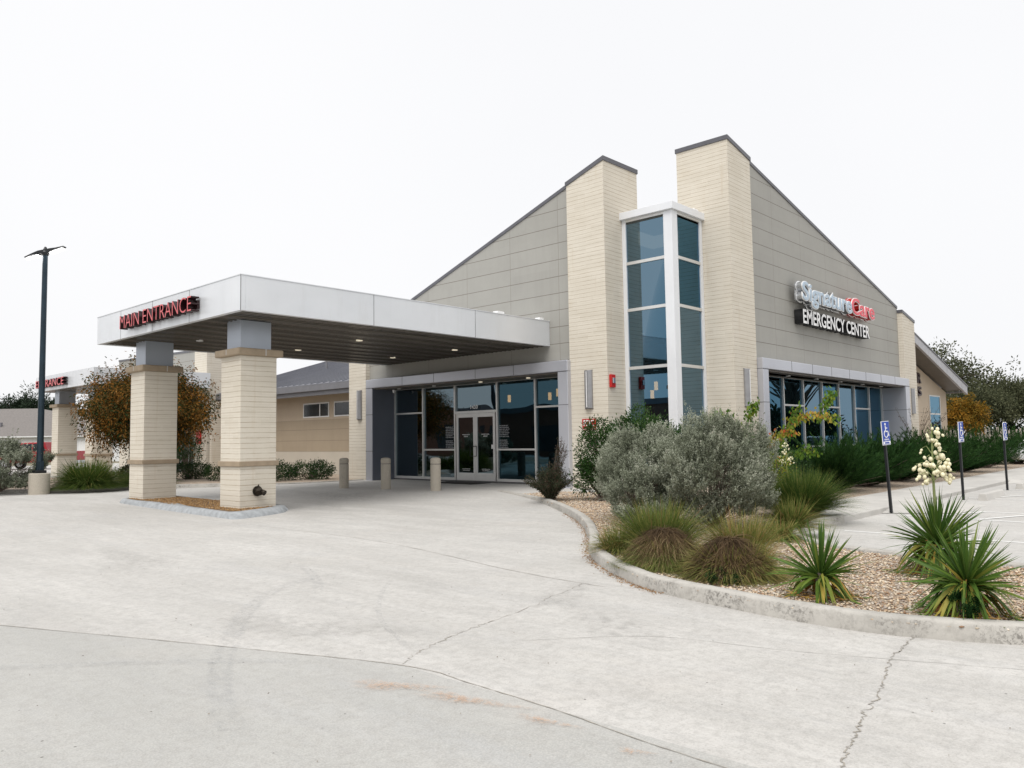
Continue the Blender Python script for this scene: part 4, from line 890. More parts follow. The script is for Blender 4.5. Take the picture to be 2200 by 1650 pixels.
def stems(parent, base, tips, r0=.012, r1=.003, m='bark', bend=.15, name='stem'):
    mb = MB(); base = Vector(base)
    for tp in tips:
        tp = Vector(tp); b0 = base+Vector((random.uniform(-.05, .05), random.uniform(-.05, .05), 0)); mid = b0.lerp(tp, .5)+Vector((random.uniform(-1, 1)*bend, random.uniform(-1, 1)*bend, bend*.5))*(tp-b0).length*.5
        mb.tube([b0, b0.lerp(mid, .6), mid, tp], [r0, r0*.8, r0*.55, r1], 5)
    return mb.build(name, m, parent)
def lump(P0, rx, ry, rz, seed):
    r = np.random.default_rng(seed); k = r.normal(0, 1, (7, 3)); ph = r.uniform(0, 6.28, 7)
    def f(D): return 1+.13*sum(np.sin((D@k[i])*2.2+ph[i]) for i in range(7))/2.2
    return f
def sagebush(name, label, loc, rx, ry, h, seed, nsp=1500, lf=34, leaf=.022, group=None, mt='sage', upb=.9, cat='shrub', spike=.16, low=.10):
    t = thing(name, label, cat, loc, 0, group); f = lump(0, rx, ry, h, seed)
    # sprigs gather on rounded clumps that leave dark gaps between them
    nc = max(14, int(nsp/48)); cd_ = rdir(nc, -.85, 1); crd = RNG.uniform(.35, .93, nc)**.55*RNG.uniform(.86, 1.08, nc); csz = RNG.uniform(.14, .27, nc)
    ci = RNG.integers(0, nc, nsp); dd_ = unit(cd_[ci]*.8+rdir(nsp)); 
    Dl = cd_[ci]*(crd[ci]*f(cd_[ci]))[:, None]+dd_*(csz[ci]*RNG.uniform(.75, 1.05, nsp))[:, None]; D = unit(Dl)
    c = np.array([0, 0, h*.48]); P = c+Dl*np.array([rx, ry, h*.5]); P[:, 2] = np.maximum(P[:, 2], low+RNG.uniform(0, .1, nsp))
    G = unit(D*np.array([.75, .75, .5])+np.array([0, 0, upb])+RNG.normal(0, .22, (nsp, 3)))
    ln = RNG.uniform(.5, 1.4, nsp)*spike*np.where(RNG.random(nsp) < .06, 1.9, 1.)
    q = RNG.uniform(0, 1, (nsp, lf)); out = rdir(nsp*lf).reshape(nsp, lf, 3)
    PP = P[:, None]+G[:, None]*(ln[:, None]*q)[..., None]+out*(.015*(1.3-q))[..., None]
    DD = G[:, None]*.9+out*.9; tn = np.clip(RNG.uniform(0, .35, nc)[ci][:, None]+RNG.uniform(0, .2, nsp)[:, None]+RNG.uniform(0, .35, (nsp, lf))+.25*(q-.3), 0, 1)
    V, F, T_ = leaves(PP.reshape(-1, 3), DD.reshape(-1, 3), RNG.uniform(.7, 1.3, nsp*lf)*leaf, RNG.uniform(.35, .6, nsp*lf)*leaf, tn.ravel())
    npmesh('foliage', V, F, mt, t, T_)
    if nsp > 1000: stems(t, (0, 0, .05), [tuple(P[i]*np.array([.85, .85, .93])) for i in range(3, nsp, max(1, nsp//130))], .008, .003, bend=.25, name='twig')
    stems(t, (0, 0, 0), [tuple(P[i]*np.array([.6, .6, .85])) for i in range(0, nsp, max(1, nsp//16))], .014, .003); return t
sagebush('sage_bush', 'tall grey-green sage bush, the larger right one of the pair behind the mound grasses', (11.75, 6.42, 0), .98, 1.02, 1.72, 11, 5200, 34, .026, group='grey sage bushes')
sagebush('sage_bush', 'grey-green sage bush on the left of the pair, its left side near the wall', (12.05, 7.85, 0), .80, .86, 1.62, 12, 3900, 34, .026, group='grey sage bushes')
sagebush('sage_bush', 'low grey-green sage bush filling in between the two tall sages', (11.2, 7.35, 0), .55, .55, 1.0, 13, 1500, 34, .026, group='grey sage bushes')
sagebush('sage_bush', 'grey-green bush at the left edge beside the lamp post base', (7.95, 30.9, 0), 1.35, 1.0, 1.5, 14, 2600, 26, .05, 'grey sage bushes', spike=.25)
sagebush('sage_bush', 'second grey bush at the left edge behind the lamp post', (6.8, 33.4, 0), 1.5, 1.2, 1.6, 15, 2200, 26, .052, 'grey sage bushes', spike=.28)

def leafy(name, label, loc, blobs, mt, nl, leaf, cat='shrub', group=None, wl=.45, hang=0., trunk=None, clus=12, shell=.5, stemsz=.02):
    """blobs: (dx, dy, z, rx, ry, rz); leaves in small clusters around twig ends"""
    t = thing(name, label, cat, loc, 0, group); Vs = []; tips = []
    tot = sum(b[3]*b[4]*b[5] for b in blobs)**1.0
    for bi, b in enumerate(blobs):
        k = max(8, int(nl*(b[3]*b[4]*b[5])/tot/clus)); f = lump(0, 1, 1, 1, bi*7+int(abs(loc[0]*10)))
        D = rdir(k, -.8, 1); rr = RNG.uniform(shell**3, 1, k)**(1/3); P = np.array(b[:3])+D*(rr*f(D))[:, None]*np.array(b[3:6]); tips += [tuple(P[i]) for i in range(0, k, max(1, k//14))]
        cs = RNG.uniform(.5, 1.3, k)*leaf*2.6; o = rdir(k*clus).reshape(k, clus, 3); PP = P[:, None]+o*cs[:, None, None]*RNG.uniform(.2, 1, (k, clus, 1))
        DD = o+D[:, None]*.8+np.array([0, 0, .25-hang]); tn = np.clip(RNG.uniform(0, 1, k)[:, None]*.55+RNG.uniform(0, .5, (k, clus)), 0, 1)
        n_ = k*clus; Vs.append(leaves(PP.reshape(-1, 3), DD.reshape(-1, 3), RNG.uniform(.7, 1.3, n_)*leaf, RNG.uniform(.8, 1.2, n_)*leaf*wl, tn.ravel()))
    V, F, T_ = join(*Vs); npmesh('foliage' if cat != 'tree' else 'crown', V, F, mt, t, T_)
    if trunk:
        h, r_ = trunk; mb = MB(); mb.tube([(0, 0, -.1), (.03, -.02, h*.5), (0, .03, h)], [r_, r_*.8, r_*.65], 10)
        for tp in tips[::2]:
            tp = Vector(tp); st = Vector((0, .03, h*random.uniform(.75, 1))); mid = st.lerp(tp, .55)+Vector((random.uniform(-.15, .15), random.uniform(-.15, .15), .12))*(tp-st).length
            mb.tube([st, mid, tp], [r_*.45, r_*.2, r_*.05], 5)
        mb.build('trunk', 'bark', t)
    else: stems(t, (0, 0, 0), tips[:40], stemsz, .004)
    return t
leafy('laurel_shrub', 'glossy dark green laurel shrub left of the sage bushes, against the stone pylon', (15.3, 11.2, 0), [(0, .1, 1.0, .5, .55, .7), (.1, .35, .55, .45, .5, .5), (.1, .25, 1.6, .35, .3, .35), (.2, -.5, 1.45, .45, .5, .5), (.4, -.7, 1.95, .3, .3, .3)], 'laurel', 15000, .062, group='laurel shrubs', wl=.42)
leafy('laurel_shrub', 'glossy dark green laurel shrub behind the sages, in front of the tower glass', (15.6, 9.4, 0), [(0, 0, 1.15, .6, .6, .6), (-.3, .5, 1.45, .45, .45, .55), (.1, -.5, 1.2, .5, .5, .45)], 'laurel', 13000, .06, group='laurel shrubs', wl=.42)
leafy('laurel_shrub', 'green shrub in the gap behind the two tall sages, under the redbud', (16.6, 8.1, 0), [(0, 0, .9, .6, .6, .6), (.4, -.5, .7, .5, .5, .5)], 'laurel', 4000, .06, group='laurel shrubs')
# redbud: long thin branches with drooping leaves
def redbud():
    t = thing('redbud_tree', 'thin young redbud with yellow-green drooping leaves reaching across the right windows', 'tree', (17.6, 8.3, 0)); mb = MB(); Vs = []
    lines = [[(0, 0, 0), (.15, -.1, .9), (.35, -.35, 1.6), (.9, -1.0, 1.95), (1.6, -1.2, 1.9)], [(0, 0, 0), (-.1, .1, .9), (-.1, .35, 1.6), (-.2, .8, 2.05), (-.3, 1.25, 2.0)], [(.15, -.1, .9), (-.1, -.5, 1.35), (-.3, -.85, 1.75), (-.2, -1.0, 2.15)],
             [(.35, -.35, 1.6), (-.05, -.75, 1.85), (-.4, -1.35, 1.95), (-.6, -1.9, 1.85)], [(.2, -.1, .8), (.2, -.7, 1.1), (.2, -1.15, 1.15)], [(-.1, .35, 1.5), (-.3, .15, 2.0), (-.2, .05, 2.25)], [(0, 0, .5), (-.5, -.3, 1.1), (-.6, -.6, 1.5), (-.55, -1.0, 1.6)], [(.9, -1.0, 1.95), (.95, -1.2, 2.3), (1.0, -1.3, 2.5)]]
    for ln in lines:
        c = catmull([np.array(p) for p in ln], 6); mb.tube([tuple(p) for p in c], [max(.004, .022*(1-i/len(c))*(1 if ln[0][2] == 0 else .5)) for i in range(len(c))], 6)
        ii = RNG.integers(int(len(c)*.3), len(c), 150); P = c[ii]+RNG.normal(0, .06, (150, 3)); D = rdir(150)*.6+np.array([0, 0, -.8])
        tn = np.clip(RNG.uniform(0, .5, 150)+(.55 if ln in (lines[3], lines[6]) else .12), 0, 1); Vs.append(leaves(P, D, RNG.uniform(.07, .13, 150), RNG.uniform(.045, .075, 150), tn))
    V, F, T_ = join(*Vs); npmesh('crown', V, F, 'redbud', t, T_); mb.build('trunk', 'bark', t)
redbud()
# feathery junipers along the right facade
def juniper(loc, r, h, seed, label, nb=300):
    t = thing('juniper_bush', label, 'shrub', loc, 0, 'dark feathery junipers along the sidewalk'); rg = np.random.default_rng(seed)
    D = rdir(nb, .12, .95); D[:, 2] *= .9; D = unit(D); ln = rg.uniform(.65, 1.08, nb)*np.where(D[:, 2] > .6, h, r*1.12+.1*h)*rg.uniform(.8, 1.05, nb)
    k = 130; q = rg.uniform(.12, 1, (nb, k)); P0 = np.zeros((nb, 1, 3))+np.array([0, 0, .08])
    C0 = P0+D[:, None]*(ln[:, None]*q)[..., None]; C0[..., 2] += (.18*ln[:, None]*q**2)
    o = rdir(nb*k).reshape(nb, k, 3); wd = (.095*(1.12-q))[..., None]; P = C0+o*wd*rg.uniform(.1, 1, (nb, k, 1)); P[..., 2] = np.maximum(P[..., 2], .03)
    DD = D[:, None]*1.3+o*.55+np.array([0, 0, .35]); tn = np.clip(q*.45+rg.uniform(0, .45, (nb, k))+rg.uniform(0, .2, (nb, 1)), 0, 1)
    V, F, T_ = leaves(P.reshape(-1, 3), DD.reshape(-1, 3), rg.uniform(.07, .16, nb*k), rg.uniform(.010, .02, nb*k), tn.ravel()); npmesh('foliage', V, F, 'juniper', t, T_)
    stems(t, (0, 0, 0), [tuple(D[i]*ln[i]*.8) for i in range(0, nb, 9)], .02, .004); return t
juniper((21.0, 8.0, 0), 1.35, 1.35, 1, 'dark green juniper behind the bunch grass, first from the left'); juniper((23.6, 8.0, 0), 1.4, 1.4, 2, 'dark green juniper behind the nearest parking sign')
juniper((26.6, 8.1, 0), 1.5, 1.35, 3, 'dark green juniper behind the tall flower stalk'); juniper((30.0, 8.0, 0), 1.6, 1.5, 4, 'dark green juniper left of the middle parking sign'); juniper((33.8, 8.0, 0), 1.7, 1.5, 5, 'dark green juniper between the middle and farthest signs')
juniper((38.2, 8.0, 0), 1.8, 1.6, 6, 'dark green juniper left of the farthest parking sign', 150); juniper((43.0, 7.9, 0), 1.9, 1.7, 7, 'dark green juniper behind the farthest parking sign', 150); juniper((48.5, 7.9, 0), 2.0, 1.7, 8, 'dark green juniper at the right edge of the bed', 150)
leafy('flowering_shrub', 'small shrub with orange-yellow leaves beside the big sage bush', (14.9, 6.75, 0), [(0, 0, .75, .28, .3, .3), (.2, .3, 1.0, .2, .2, .2)], 'redbud', 1600, .045)
leafy('flowering_shrub', 'grey-green leafy shrub under the right windows behind the bunch grass', (18.4, 7.9, 0), [(0, 0, .55, .5, .5, .5)], 'lowshrub', 3000, .05)
def wands(label, loc, n, h, mt):
    t = thing('ocotillo_shrub', label, 'shrub', loc); mb = MB(); Vs = []
    for i in range(n):
        a = random.uniform(0, 6.28); r_ = random.uniform(.3, 1.2); c = catmull([np.array((0, 0, 0.)), np.array((math.cos(a)*r_*.35, math.sin(a)*r_*.35, h*.6)), np.array((math.cos(a)*r_, math.sin(a)*r_, h*random.uniform(.8, 1.05)))], 6)
        mb.tube([tuple(p) for p in c], [.012-.009*k/len(c) for k in range(len(c))], 5); ii = RNG.integers(3, len(c), 60); Vs.append(leaves(c[ii]+RNG.normal(0, .02, (60, 3)), rdir(60), .05, .015, RNG.uniform(0, 1, 60)))
    V, F, T_ = join(*Vs); npmesh('foliage', V, F, mt, t, T_); mb.build('stem', 'bark', t)
wands('tall thin arching stems rising above the junipers near the right pilaster', (33.0, 9.3, 0), 14, 2.4, 'darkshrub')
# dark reddish shrub near the entrance corner
def barberry():
    t = thing('barberry_shrub', 'dark reddish-green shrub with upright spikes beside the entrance paving', 'shrub', (14.7, 12.35, 0)); mb = MB(); Vs = []
    for i in range(230):
        a = random.uniform(0, 6.28); q = random.random()**.55; el = 1-.5*q; h = random.uniform(.6, 1.08)*(1.28 if i % 12 == 0 else 1); r_ = .72*q*h; e = np.array((math.cos(a)*r_, math.sin(a)*r_, h*el))
        if i % 12 == 0: e = np.array((.38*random.random(), -.42*random.random(), h*1.12))
        c = catmull([np.array((random.uniform(-.06, .06), random.uniform(-.06, .06), 0.)), e*.5+np.array((0, 0, .07)), e], 5)
        if i % 3 == 0 or i % 12 == 0: mb.tube([tuple(p) for p in c], [.007-.0045*k/len(c) for k in range(len(c))], 4)
        m_ = 110; u = RNG.uniform(.12, 1, m_)*(len(c)-1); k = np.minimum(u.astype(int), len(c)-2); P = c[k]+(c[k+1]-c[k])*(u-k)[:, None]+RNG.normal(0, .022, (m_, 3)); Vs.append(leaves(P, rdir(m_)+np.array([0, 0, .5]), RNG.uniform(.02, .045, m_), RNG.uniform(.010, .02, m_), np.clip(RNG.uniform(0, .75, m_)+(.2 if i % 4 == 0 else 0), 0, 1)))
    V, F, T_ = join(*Vs); npmesh('foliage', V, F, 'darkshrub', t, T_); mb.build('stem', 'bark', t)
barberry()

def tuft(name, label, loc, n, rb, h, spread, droop, wd, mt, tlo, thi, cat='grass clump', group=None, extra=None, K=5, zmin=.02):
    t = thing(name, label, cat, loc, 0, group); a = RNG.uniform(0, 6.28, n); r_ = rb*np.sqrt(RNG.uniform(0, 1, n)); P = np.stack([r_*np.cos(a), r_*np.sin(a), RNG.uniform(0, .05, n)], 1)
    sp = RNG.uniform(0, 1, n)**.7*spread; b = a+RNG.normal(0, .5, n); D = np.stack([np.sin(sp)*np.cos(b), np.sin(sp)*np.sin(b), np.cos(sp)], 1)
    Ln = RNG.uniform(.6, 1.05, n)*h*(1+.25*np.sin(sp)); tn = np.clip(RNG.uniform(tlo, thi, n)+.25*(RNG.random(n) < .12), 0, 1)
    V, F, T_ = blades(P, D, Ln, RNG.uniform(.7, 1.3, n)*wd, droop*(.4+np.sin(sp))*RNG.uniform(.6, 1.4, n), tn, K); V[:, 2] = np.maximum(V[:, 2], zmin)
    npmesh('blades', V, F, mt, t, T_)
    return t
tuft('bunch_grass', 'large round green bunch grass at the left end of the sidewalk', (14.35, 6.05, 0), 4600, .20, 1.02, 1.12, .24, .007, 'grass', 0, .62, group='grass clumps')
tuft('bunch_grass', 'small yellow-green grass clump in front of the big round grass', (12.3, 5.35, 0), 1300, .12, .62, 1.25, .35, .007, 'grass', .3, .85, group='grass clumps')
tuft('bunch_grass', 'olive grass clump between the yellow grass and the sage bush', (11.0, 4.95, 0), 800, .12, .45, 1.4, .5, .006, 'grass', .25, .95, group='grass clumps')
tuft('bunch_grass', 'light green upright grass behind the brown-topped mound', (8.75, 5.55, 0), 2300, .22, .80, .95, .28, .006, 'grass', .25, .8, group='grass clumps')
tuft('bunch_grass', 'straw-tipped upright grass behind the right brown mound', (9.0, 4.55, 0), 1500, .2, .68, .95, .3, .005, 'grass', .4, .95, group='grass clumps')
tuft('bunch_grass', 'short straw grass at the kerb bend left of the brown mound', (8.65, 6.1, 0), 900, .2, .45, 1.2, .4, .006, 'grass', .35, .95, group='grass clumps')
tuft('bunch_grass', 'spreading dark green grass beside the lamp post base', (10.4, 30.0, 0), 4500, .45, 1.3, 1.35, .35, .014, 'grass', .12, .6, group='grass clumps')
tuft('bunch_grass', 'second green grass clump near the autumn tree', (12.3, 29.8, 0), 1800, .3, 1.05, 1.3, .4, .016, 'grass', .05, .5, group='grass clumps')
def mound(label, loc, r_, h, mt1, t1, t2, n=9000, skirt=True):
    t = thing('mound_grass', label, 'grass clump', loc, 0, 'rounded mound grasses by the kerb'); kq = 1.0 if 'green' in label else .35
    a = RNG.uniform(0, 6.28, n); q = RNG.uniform(0, 1, n)**.6; P = np.stack([q*r_*.62*np.cos(a), q*r_*.62*np.sin(a), h*(1-.75*q**2.2)*RNG.uniform(.7, 1.04, n)], 1)
    b = a+RNG.normal(0, 1.3, n); D = np.stack([np.cos(b), np.sin(b), RNG.uniform(-.1, .7, n)*(1.2-q)], 1)
    V, F, T_ = blades(P, D, RNG.uniform(.35, .9, n)*r_, RNG.uniform(.0025, .0045, n), RNG.uniform(.4, 1.5, n), np.clip(RNG.uniform(*t1, n)+kq*np.maximum(0, q-.4)+.25*kq*np.sin(a-2.2)*q, 0, 1), 6, .6); V[:, 2] = np.maximum(V[:, 2], .02); npmesh('thatch', V, F, mt1, t, T_)
    n2 = n//3; a = RNG.uniform(0, 6.28, n2); P = np.stack([r_*.3*np.cos(a), r_*.3*np.sin(a), np.zeros(n2)], 1); sp = RNG.uniform(.3, 1.3, n2); D = np.stack([np.sin(sp)*np.cos(a), np.sin(sp)*np.sin(a), np.cos(sp)], 1)
    V, F, T_ = blades(P, D, RNG.uniform(.7, 1.15, n2)*r_*1.25, .006, RNG.uniform(.25, .7, n2), RNG.uniform(*t2, n2), 5); V[:, 2] = np.maximum(V[:, 2], .02); npmesh('blades', V, F, 'grass', t, T_); return t
mound('brown-topped green mound grass beside the kerb bend, left of the pair', (8.05, 5.05, 0), .46, .42, 'drygrass', (.05, .45), (.25, .8))
mound('dark brown mound grass, right of the pair beside the kerb', (7.85, 4.12, 0), .46, .40, 'drygrass', (0, .5), (.5, .9))
tt = tuft('bunch_grass', 'golden dry grass fanning out to the right of the dark brown mound', (7.95, 3.95, 0), 1200, .15, .55, 1.35, .5, .005, 'grass', .62, .9, group='grass clumps')

def yucca(label, loc, n, h, wd, seed, hubf=.42, dead=34, spread=1.5):
    t = thing('yucca_plant', label, 'yucca', loc, 0, 'green yuccas in the gravel'); global RNG; old = RNG; RNG = np.random.default_rng(seed); hub = hubf*h
    a = RNG.uniform(0, 6.28, n); sp = (np.arange(n)+RNG.uniform(0, 1, n))/n; sp = sp**.75*spread
    P = np.stack([.05*np.cos(a)*np.sin(sp), .05*np.sin(a)*np.sin(sp), hub*(1.12-.35*sp/spread)], 1); D = np.stack([np.sin(sp)*np.cos(a), np.sin(sp)*np.sin(a), np.cos(sp)], 1)+RNG.normal(0, .05, (n, 3))
    V1 = blades(P, D, RNG.uniform(.7, 1.08, n)*(h-hub)*1.12, RNG.uniform(.75, 1.2, n)*wd, .03+.3*(sp/spread)**3*RNG.uniform(.3, 1.5, n), np.clip(RNG.uniform(0, .5, n)+.25*(RNG.random(n) < .15)+.2*(sp/spread)**2, 0, 1), 5, .8)
    m_ = int(n*.55); a = RNG.uniform(0, 6.28, m_); P = np.stack([.06*np.cos(a), .06*np.sin(a), RNG.uniform(.5, .95, m_)*hub], 1); D = np.stack([np.cos(a), np.sin(a), RNG.uniform(-.2, .75, m_)], 1)
    V2 = blades(P, D, RNG.uniform(.45, .85, m_)*h*.72, RNG.uniform(1.0, 1.6, m_)*wd, RNG.uniform(.6, 1.5, m_), RNG.uniform(.15, .84, m_), 7, .7)
    a = RNG.uniform(0, 6.28, dead); P = np.stack([.05*np.cos(a), .05*np.sin(a), RNG.uniform(.4, 1.0, dead)*hub], 1); D = np.stack([np.cos(a), np.sin(a), RNG.uniform(-.4, .5, dead)], 1)
    V3 = blades(P, D, RNG.uniform(.3, .65, dead)*h*.75, RNG.uniform(.7, 1.2, dead)*wd, RNG.uniform(1.0, 2.2, dead), RNG.uniform(.86, 1, dead), 7, .8)
    V, F, T_ = join(V1, V2, V3); V[:, 2] = np.maximum(V[:, 2], .02+.012*np.sin(V[:, 0]*90)); npmesh('leaf_rosette', V, F, 'yucca', t, T_)
    MB().tube([(0, 0, -.02), (0, 0, hub*.95)], [.06, .04], 8).build('stem', 'bark', t)
    nl = 160; a = RNG.uniform(0, 6.28, nl); q = np.sqrt(RNG.uniform(0, 1, nl))*h*.42; V, F, T_ = blades(np.stack([q*np.cos(a), q*np.sin(a), RNG.uniform(.025, .05, nl)], 1), rdir(nl, -.1, .2), RNG.uniform(.05, .16, nl), .007, .0, RNG.uniform(.84, 1, nl), 2, .8); npmesh('dry_litter', V, F, 'yucca', t, T_)
    RNG = old; return t
yucca('small yucca standing alone in the middle of the gravel bed', (7.35, 2.95, 0), 115, .68, .027, 31, .34)
Y2 = yucca('yucca with a tall cream flower stalk rising from its middle', (9.25, 2.45, 0), 190, .88, .028, 32, .42); yucca('large yucca nearest the camera at the right edge, yellowed lower leaves', (7.34, 1.74, 0), 190, .76, .024, 33, .40)
sagebush('dark_shrublet', 'small dark needle-leaved plant at the foot of the nearest yucca', (7.16, 1.74, 0), .15, .15, .2, 35, 160, 26, .016, None, 'juniper', .8, spike=.05, low=.02)
sagebush('dark_shrublet', 'small dark green weed at the foot of the dark brown mound', (7.45, 3.95, 0), .18, .18, .1, 36, 120, 20, .018, None, 'lowshrub', .3, spike=.04, low=.02)
def stalk(parent, h0, h1, seed, scale=1., npan=60):
    rg = random.Random(seed); mb = MB(); mb.tube([(0, 0, .15), (.01, .01, h0), (0, 0, h1)], [.02*scale, .013*scale, .005], 8); fl = MB()
    br = [(rg.uniform(0, 6.28), h0+(h1-h0)*q, (.24*(1-q)+.05)*scale*rg.uniform(.7, 1.1)) for q in [.02, .05, .08, .12, .16, .2, .26, .30, .34, .42, .5, .6, .7, .8, .9]]
    br = [((i*2.4+seed*.9) % 6.28, z, r_) for i, (a, z, r_) in enumerate(br)]; br = [(a, z, r_*.8) for a, z, r_ in br]
    for a, z, r_ in br: mb.tube([(0, 0, z-.05*scale), (r_*.6*math.cos(a), r_*.6*math.sin(a), z+.05*scale), (r_*math.cos(a), r_*math.sin(a), z+.03*scale)], [.005, .004, .003], 4)
    for i in range(npan):
        a, z, r_ = rg.choice(br[:10] if rg.random() < .72 else br[10:]); q = rg.uniform(.45, 1.05); e = (r_*q*math.cos(a)+rg.gauss(0, .016), r_*q*math.sin(a)+rg.gauss(0, .016), z+rg.uniform(-.06, .035)*scale)
        s = rg.uniform(.013, .024)*scale; ax_ = Vector((rg.gauss(0, .35), rg.gauss(0, .35), -1)).normalized(); e = Vector(e)
        fl.tube([e, e+ax_*s*.6, e+ax_*s*1.5, e+ax_*s*2.3], [s*.3, s*.9, s, s*.45], 6)
    mb.build('flower_stalk', 'stalkm', parent); o = fl.build('blossom', 'petal', parent, smooth=True); return o
M['stalkm'] = plain('green_stalk', (.22, .26, .10), .6); M['petal'] = plain('cream_petal', (.80, .75, .52), .6, 0, .08, 30)
stalk(Y2, 1.02, 1.60, 3, 1.0, 95)
Y4 = tuft('yucca_plant', 'narrow-leaved yucca with a cream flower spike between the sage and the junipers', (15.6, 6.85, 0), 260, .06, .5, 1.3, .2, .02, 'yucca', 0, .5, cat='yucca'); stalk(Y4, .95, 1.42, 5, .85, 45)

# low shrubs and kerb on the left side
for i, (x, y, r_, lab) in enumerate(((16.2, 28.2, 1.0, 'low dark green shrub under the strip windows, nearest the bollards'), (15.9, 30.2, 1.0, 'low dark green shrub behind the nearer canopy pillar'), (17.8, 27.6, .9, 'low dark green shrub against the tan wall'), (15.4, 33.3, .9, 'low dark shrub between the two canopy pillars'), (14.0, 34.6, 1.0, 'low dark shrub right of the autumn tree trunk'), (12.9, 31.6, .9, 'reddish low shrub left of the farther canopy pillar'))):
    leafy('low_shrub', lab, (x, y, 0), [(0, 0, .32, r_, r_, .36), (r_*.5, -r_*.3, .38, r_*.6, r_*.6, .36)], 'lowshrub' if i != 5 else 'darkshrub', 4200, .07, group='low shrubs by the left wing', shell=.75)
leafy('small_tree', 'bright green leggy shrub before the left wing corner', (16.6, 35.6, 0), [(0, 0, 1.3, .5, .5, .7), (-.3, .4, 1.0, .4, .4, .4)], 'lowshrub', 2200, .09)
LB = [(-6, 33.2), (3, 32.2), (8.3, 31.0), (9.3, 30.0), (10.4, 29.5), (11.67, 29.6), (13.05, 28.9), (14.3, 27.9), (15.2, 26.4), (16.2, 25.6), (17.6, 25.35), (18.9, 25.3)]
kerb('kerb', LB, side=1, k=6, h=.13, z0=-.1)
lc = catmull(LB, 5); me = flatpoly('planting_bed', [tuple(p) for p in lc]+[(21.2, 25.3), (21.2, 42), (-6, 42)], .012, 'gravel'); tag(link(bpy.data.objects.new('planting_bed', me)), kind='structure')

# ------------------------------------------------------------------ trees
def tree(name, label, loc, h, cr_, czone, mt, n, leaf, trunk=.12, nl=26, seed=1, droop=0., gap=.55, wl=.5, group=None, clus=22, cs=.32, cat='tree', fork=.35, low=.25):
    """limbs grow from a tapered trunk; leaf clumps sit round their ends"""
    rg = np.random.default_rng(seed); t = thing(name, label, cat, loc, 0, group); mb = MB()
    z0, z1 = czone; tw = rg.normal(0, .05*h, 2); mb.tube([(0, 0, -.2), (tw[0]*.4, tw[1]*.4, h*fork*.6), (tw[0], tw[1], h*fork), (tw[0]*1.2, tw[1]*1.2, h*.8)], [trunk, trunk*.8, trunk*.65, trunk*.15], 9)
    ends = []
    for i in range(nl):
        d = rg.normal(0, 1, 3); d[2] = abs(d[2])*.9-low; d /= np.linalg.norm(d); rr = rg.uniform(.6, 1.03)
        e = np.array([tw[0], tw[1], (z0+z1)/2])+d*np.array([cr_, cr_, (z1-z0)/2])*rr; e[2] -= droop*rr*.3
        st = np.array([tw[0]*1.1, tw[1]*1.1, h*rg.uniform(fork*.8, .75)]); st[2] = min(st[2], e[2]+.3*h) ; mid = st*.5+e*.5+np.array([0, 0, .08*h])
        mb.tube([tuple(st), tuple(mid), tuple(e)], [trunk*.32, trunk*.18, trunk*.05], 5); ends.append((st, mid, e))
    k = n//clus; idx = rg.integers(0, nl, k); q = rg.uniform(gap, 1.08, k)
    E = np.array([[a, b, c] for a, b, c in ends]); P = np.where(q[:, None] < .5, E[idx, 0]*(1-2*q[:, None])+E[idx, 1]*2*q[:, None], E[idx, 1]*(2-2*q[:, None])+E[idx, 2]*(2*q[:, None]-1))
    P = P+rg.normal(0, .16*cr_, (k, 3))*np.array([1, 1, .7]); o = rdir(k*clus).reshape(k, clus, 3); PP = P[:, None]+o*rg.uniform(.1, 1, (k, clus, 1))*cs*rg.uniform(.5, 1.2, (k, 1, 1)); PP[..., 2] -= droop*rg.uniform(0, .6, (k, clus))*.5
    DD = o*.7+np.array([0, 0, .1-droop]); tn = np.clip(rg.uniform(0, 1, k)[:, None]*.65+rg.uniform(0, .4, (k, clus)), 0, 1); m_ = k*clus
    V, F, T_ = leaves(PP.reshape(-1, 3), DD.reshape(-1, 3), rg.uniform(.7, 1.3, m_)*leaf, rg.uniform(.8, 1.2, m_)*leaf*wl, tn.ravel()); npmesh('crown', V, F, mt, t, T_); mb.build('trunk', 'bark', t); return t
tree('autumn_tree', 'bushy tree with drooping orange and dark green leaves behind the canopy pillars', (12.75, 32.8, 0), 5.3, 2.2, (1.0, 5.2), 'autumn', 95000, .12, .11, 70, 3, .55, .3, .36, cs=.36, low=.75)
def at(r_, w_, z=0): return (w_*math.cos(YAW)+r_*math.sin(YAW), w_*math.sin(YAW)-r_*math.cos(YAW), z)
tree('orange_tree', 'small orange-leaved tree just right of the right wing eave', (55.2, 13.1, -.2), 3.7, 1.25, (.6, 3.9), 'orangeleaf', 7000, .16, .1, 26, 5)
tree('oak_tree', 'tall airy grey-green tree behind the right wing roof', at(36.2, 65, -.2), 8.4, 4.2, (2.6, 8.6), 'oakgreen', 9000, .24, .22, 46, 6, gap=.5, cs=.75, group='background trees on the right')
tree('oak_tree', 'dense dark green tree at the right edge behind the fence', at(39.2, 62, -.2), 5.6, 3.6, (1.6, 5.9), 'oakgreen', 15000, .2, .2, 40, 7, cs=.6, group='background trees on the right')
tree('oak_tree', 'low dark green tree between the orange tree and the dense one', at(34.5, 60, -.2), 4.9, 3.0, (1.4, 5.0), 'oakgreen', 15000, .2, .18, 34, 8, cs=.5, group='background trees on the right')
tree('oak_tree', 'farther green tree beyond the right edge of the fence', at(45.0, 66, -.2), 6.2, 4.2, (1.4, 6.3), 'oakgreen', 15000, .22, .2, 34, 9, cs=.5, group='background trees on the right')
tree('cedar_tree', 'dark spiky cedar above the grey roof on the far left', at(-62.5, 105, -.2), 8.6, 4.2, (3.5, 8.8), 'conifer', 12000, .42, .3, 34, 10, wl=.28, cs=.7, group='far trees on the left')
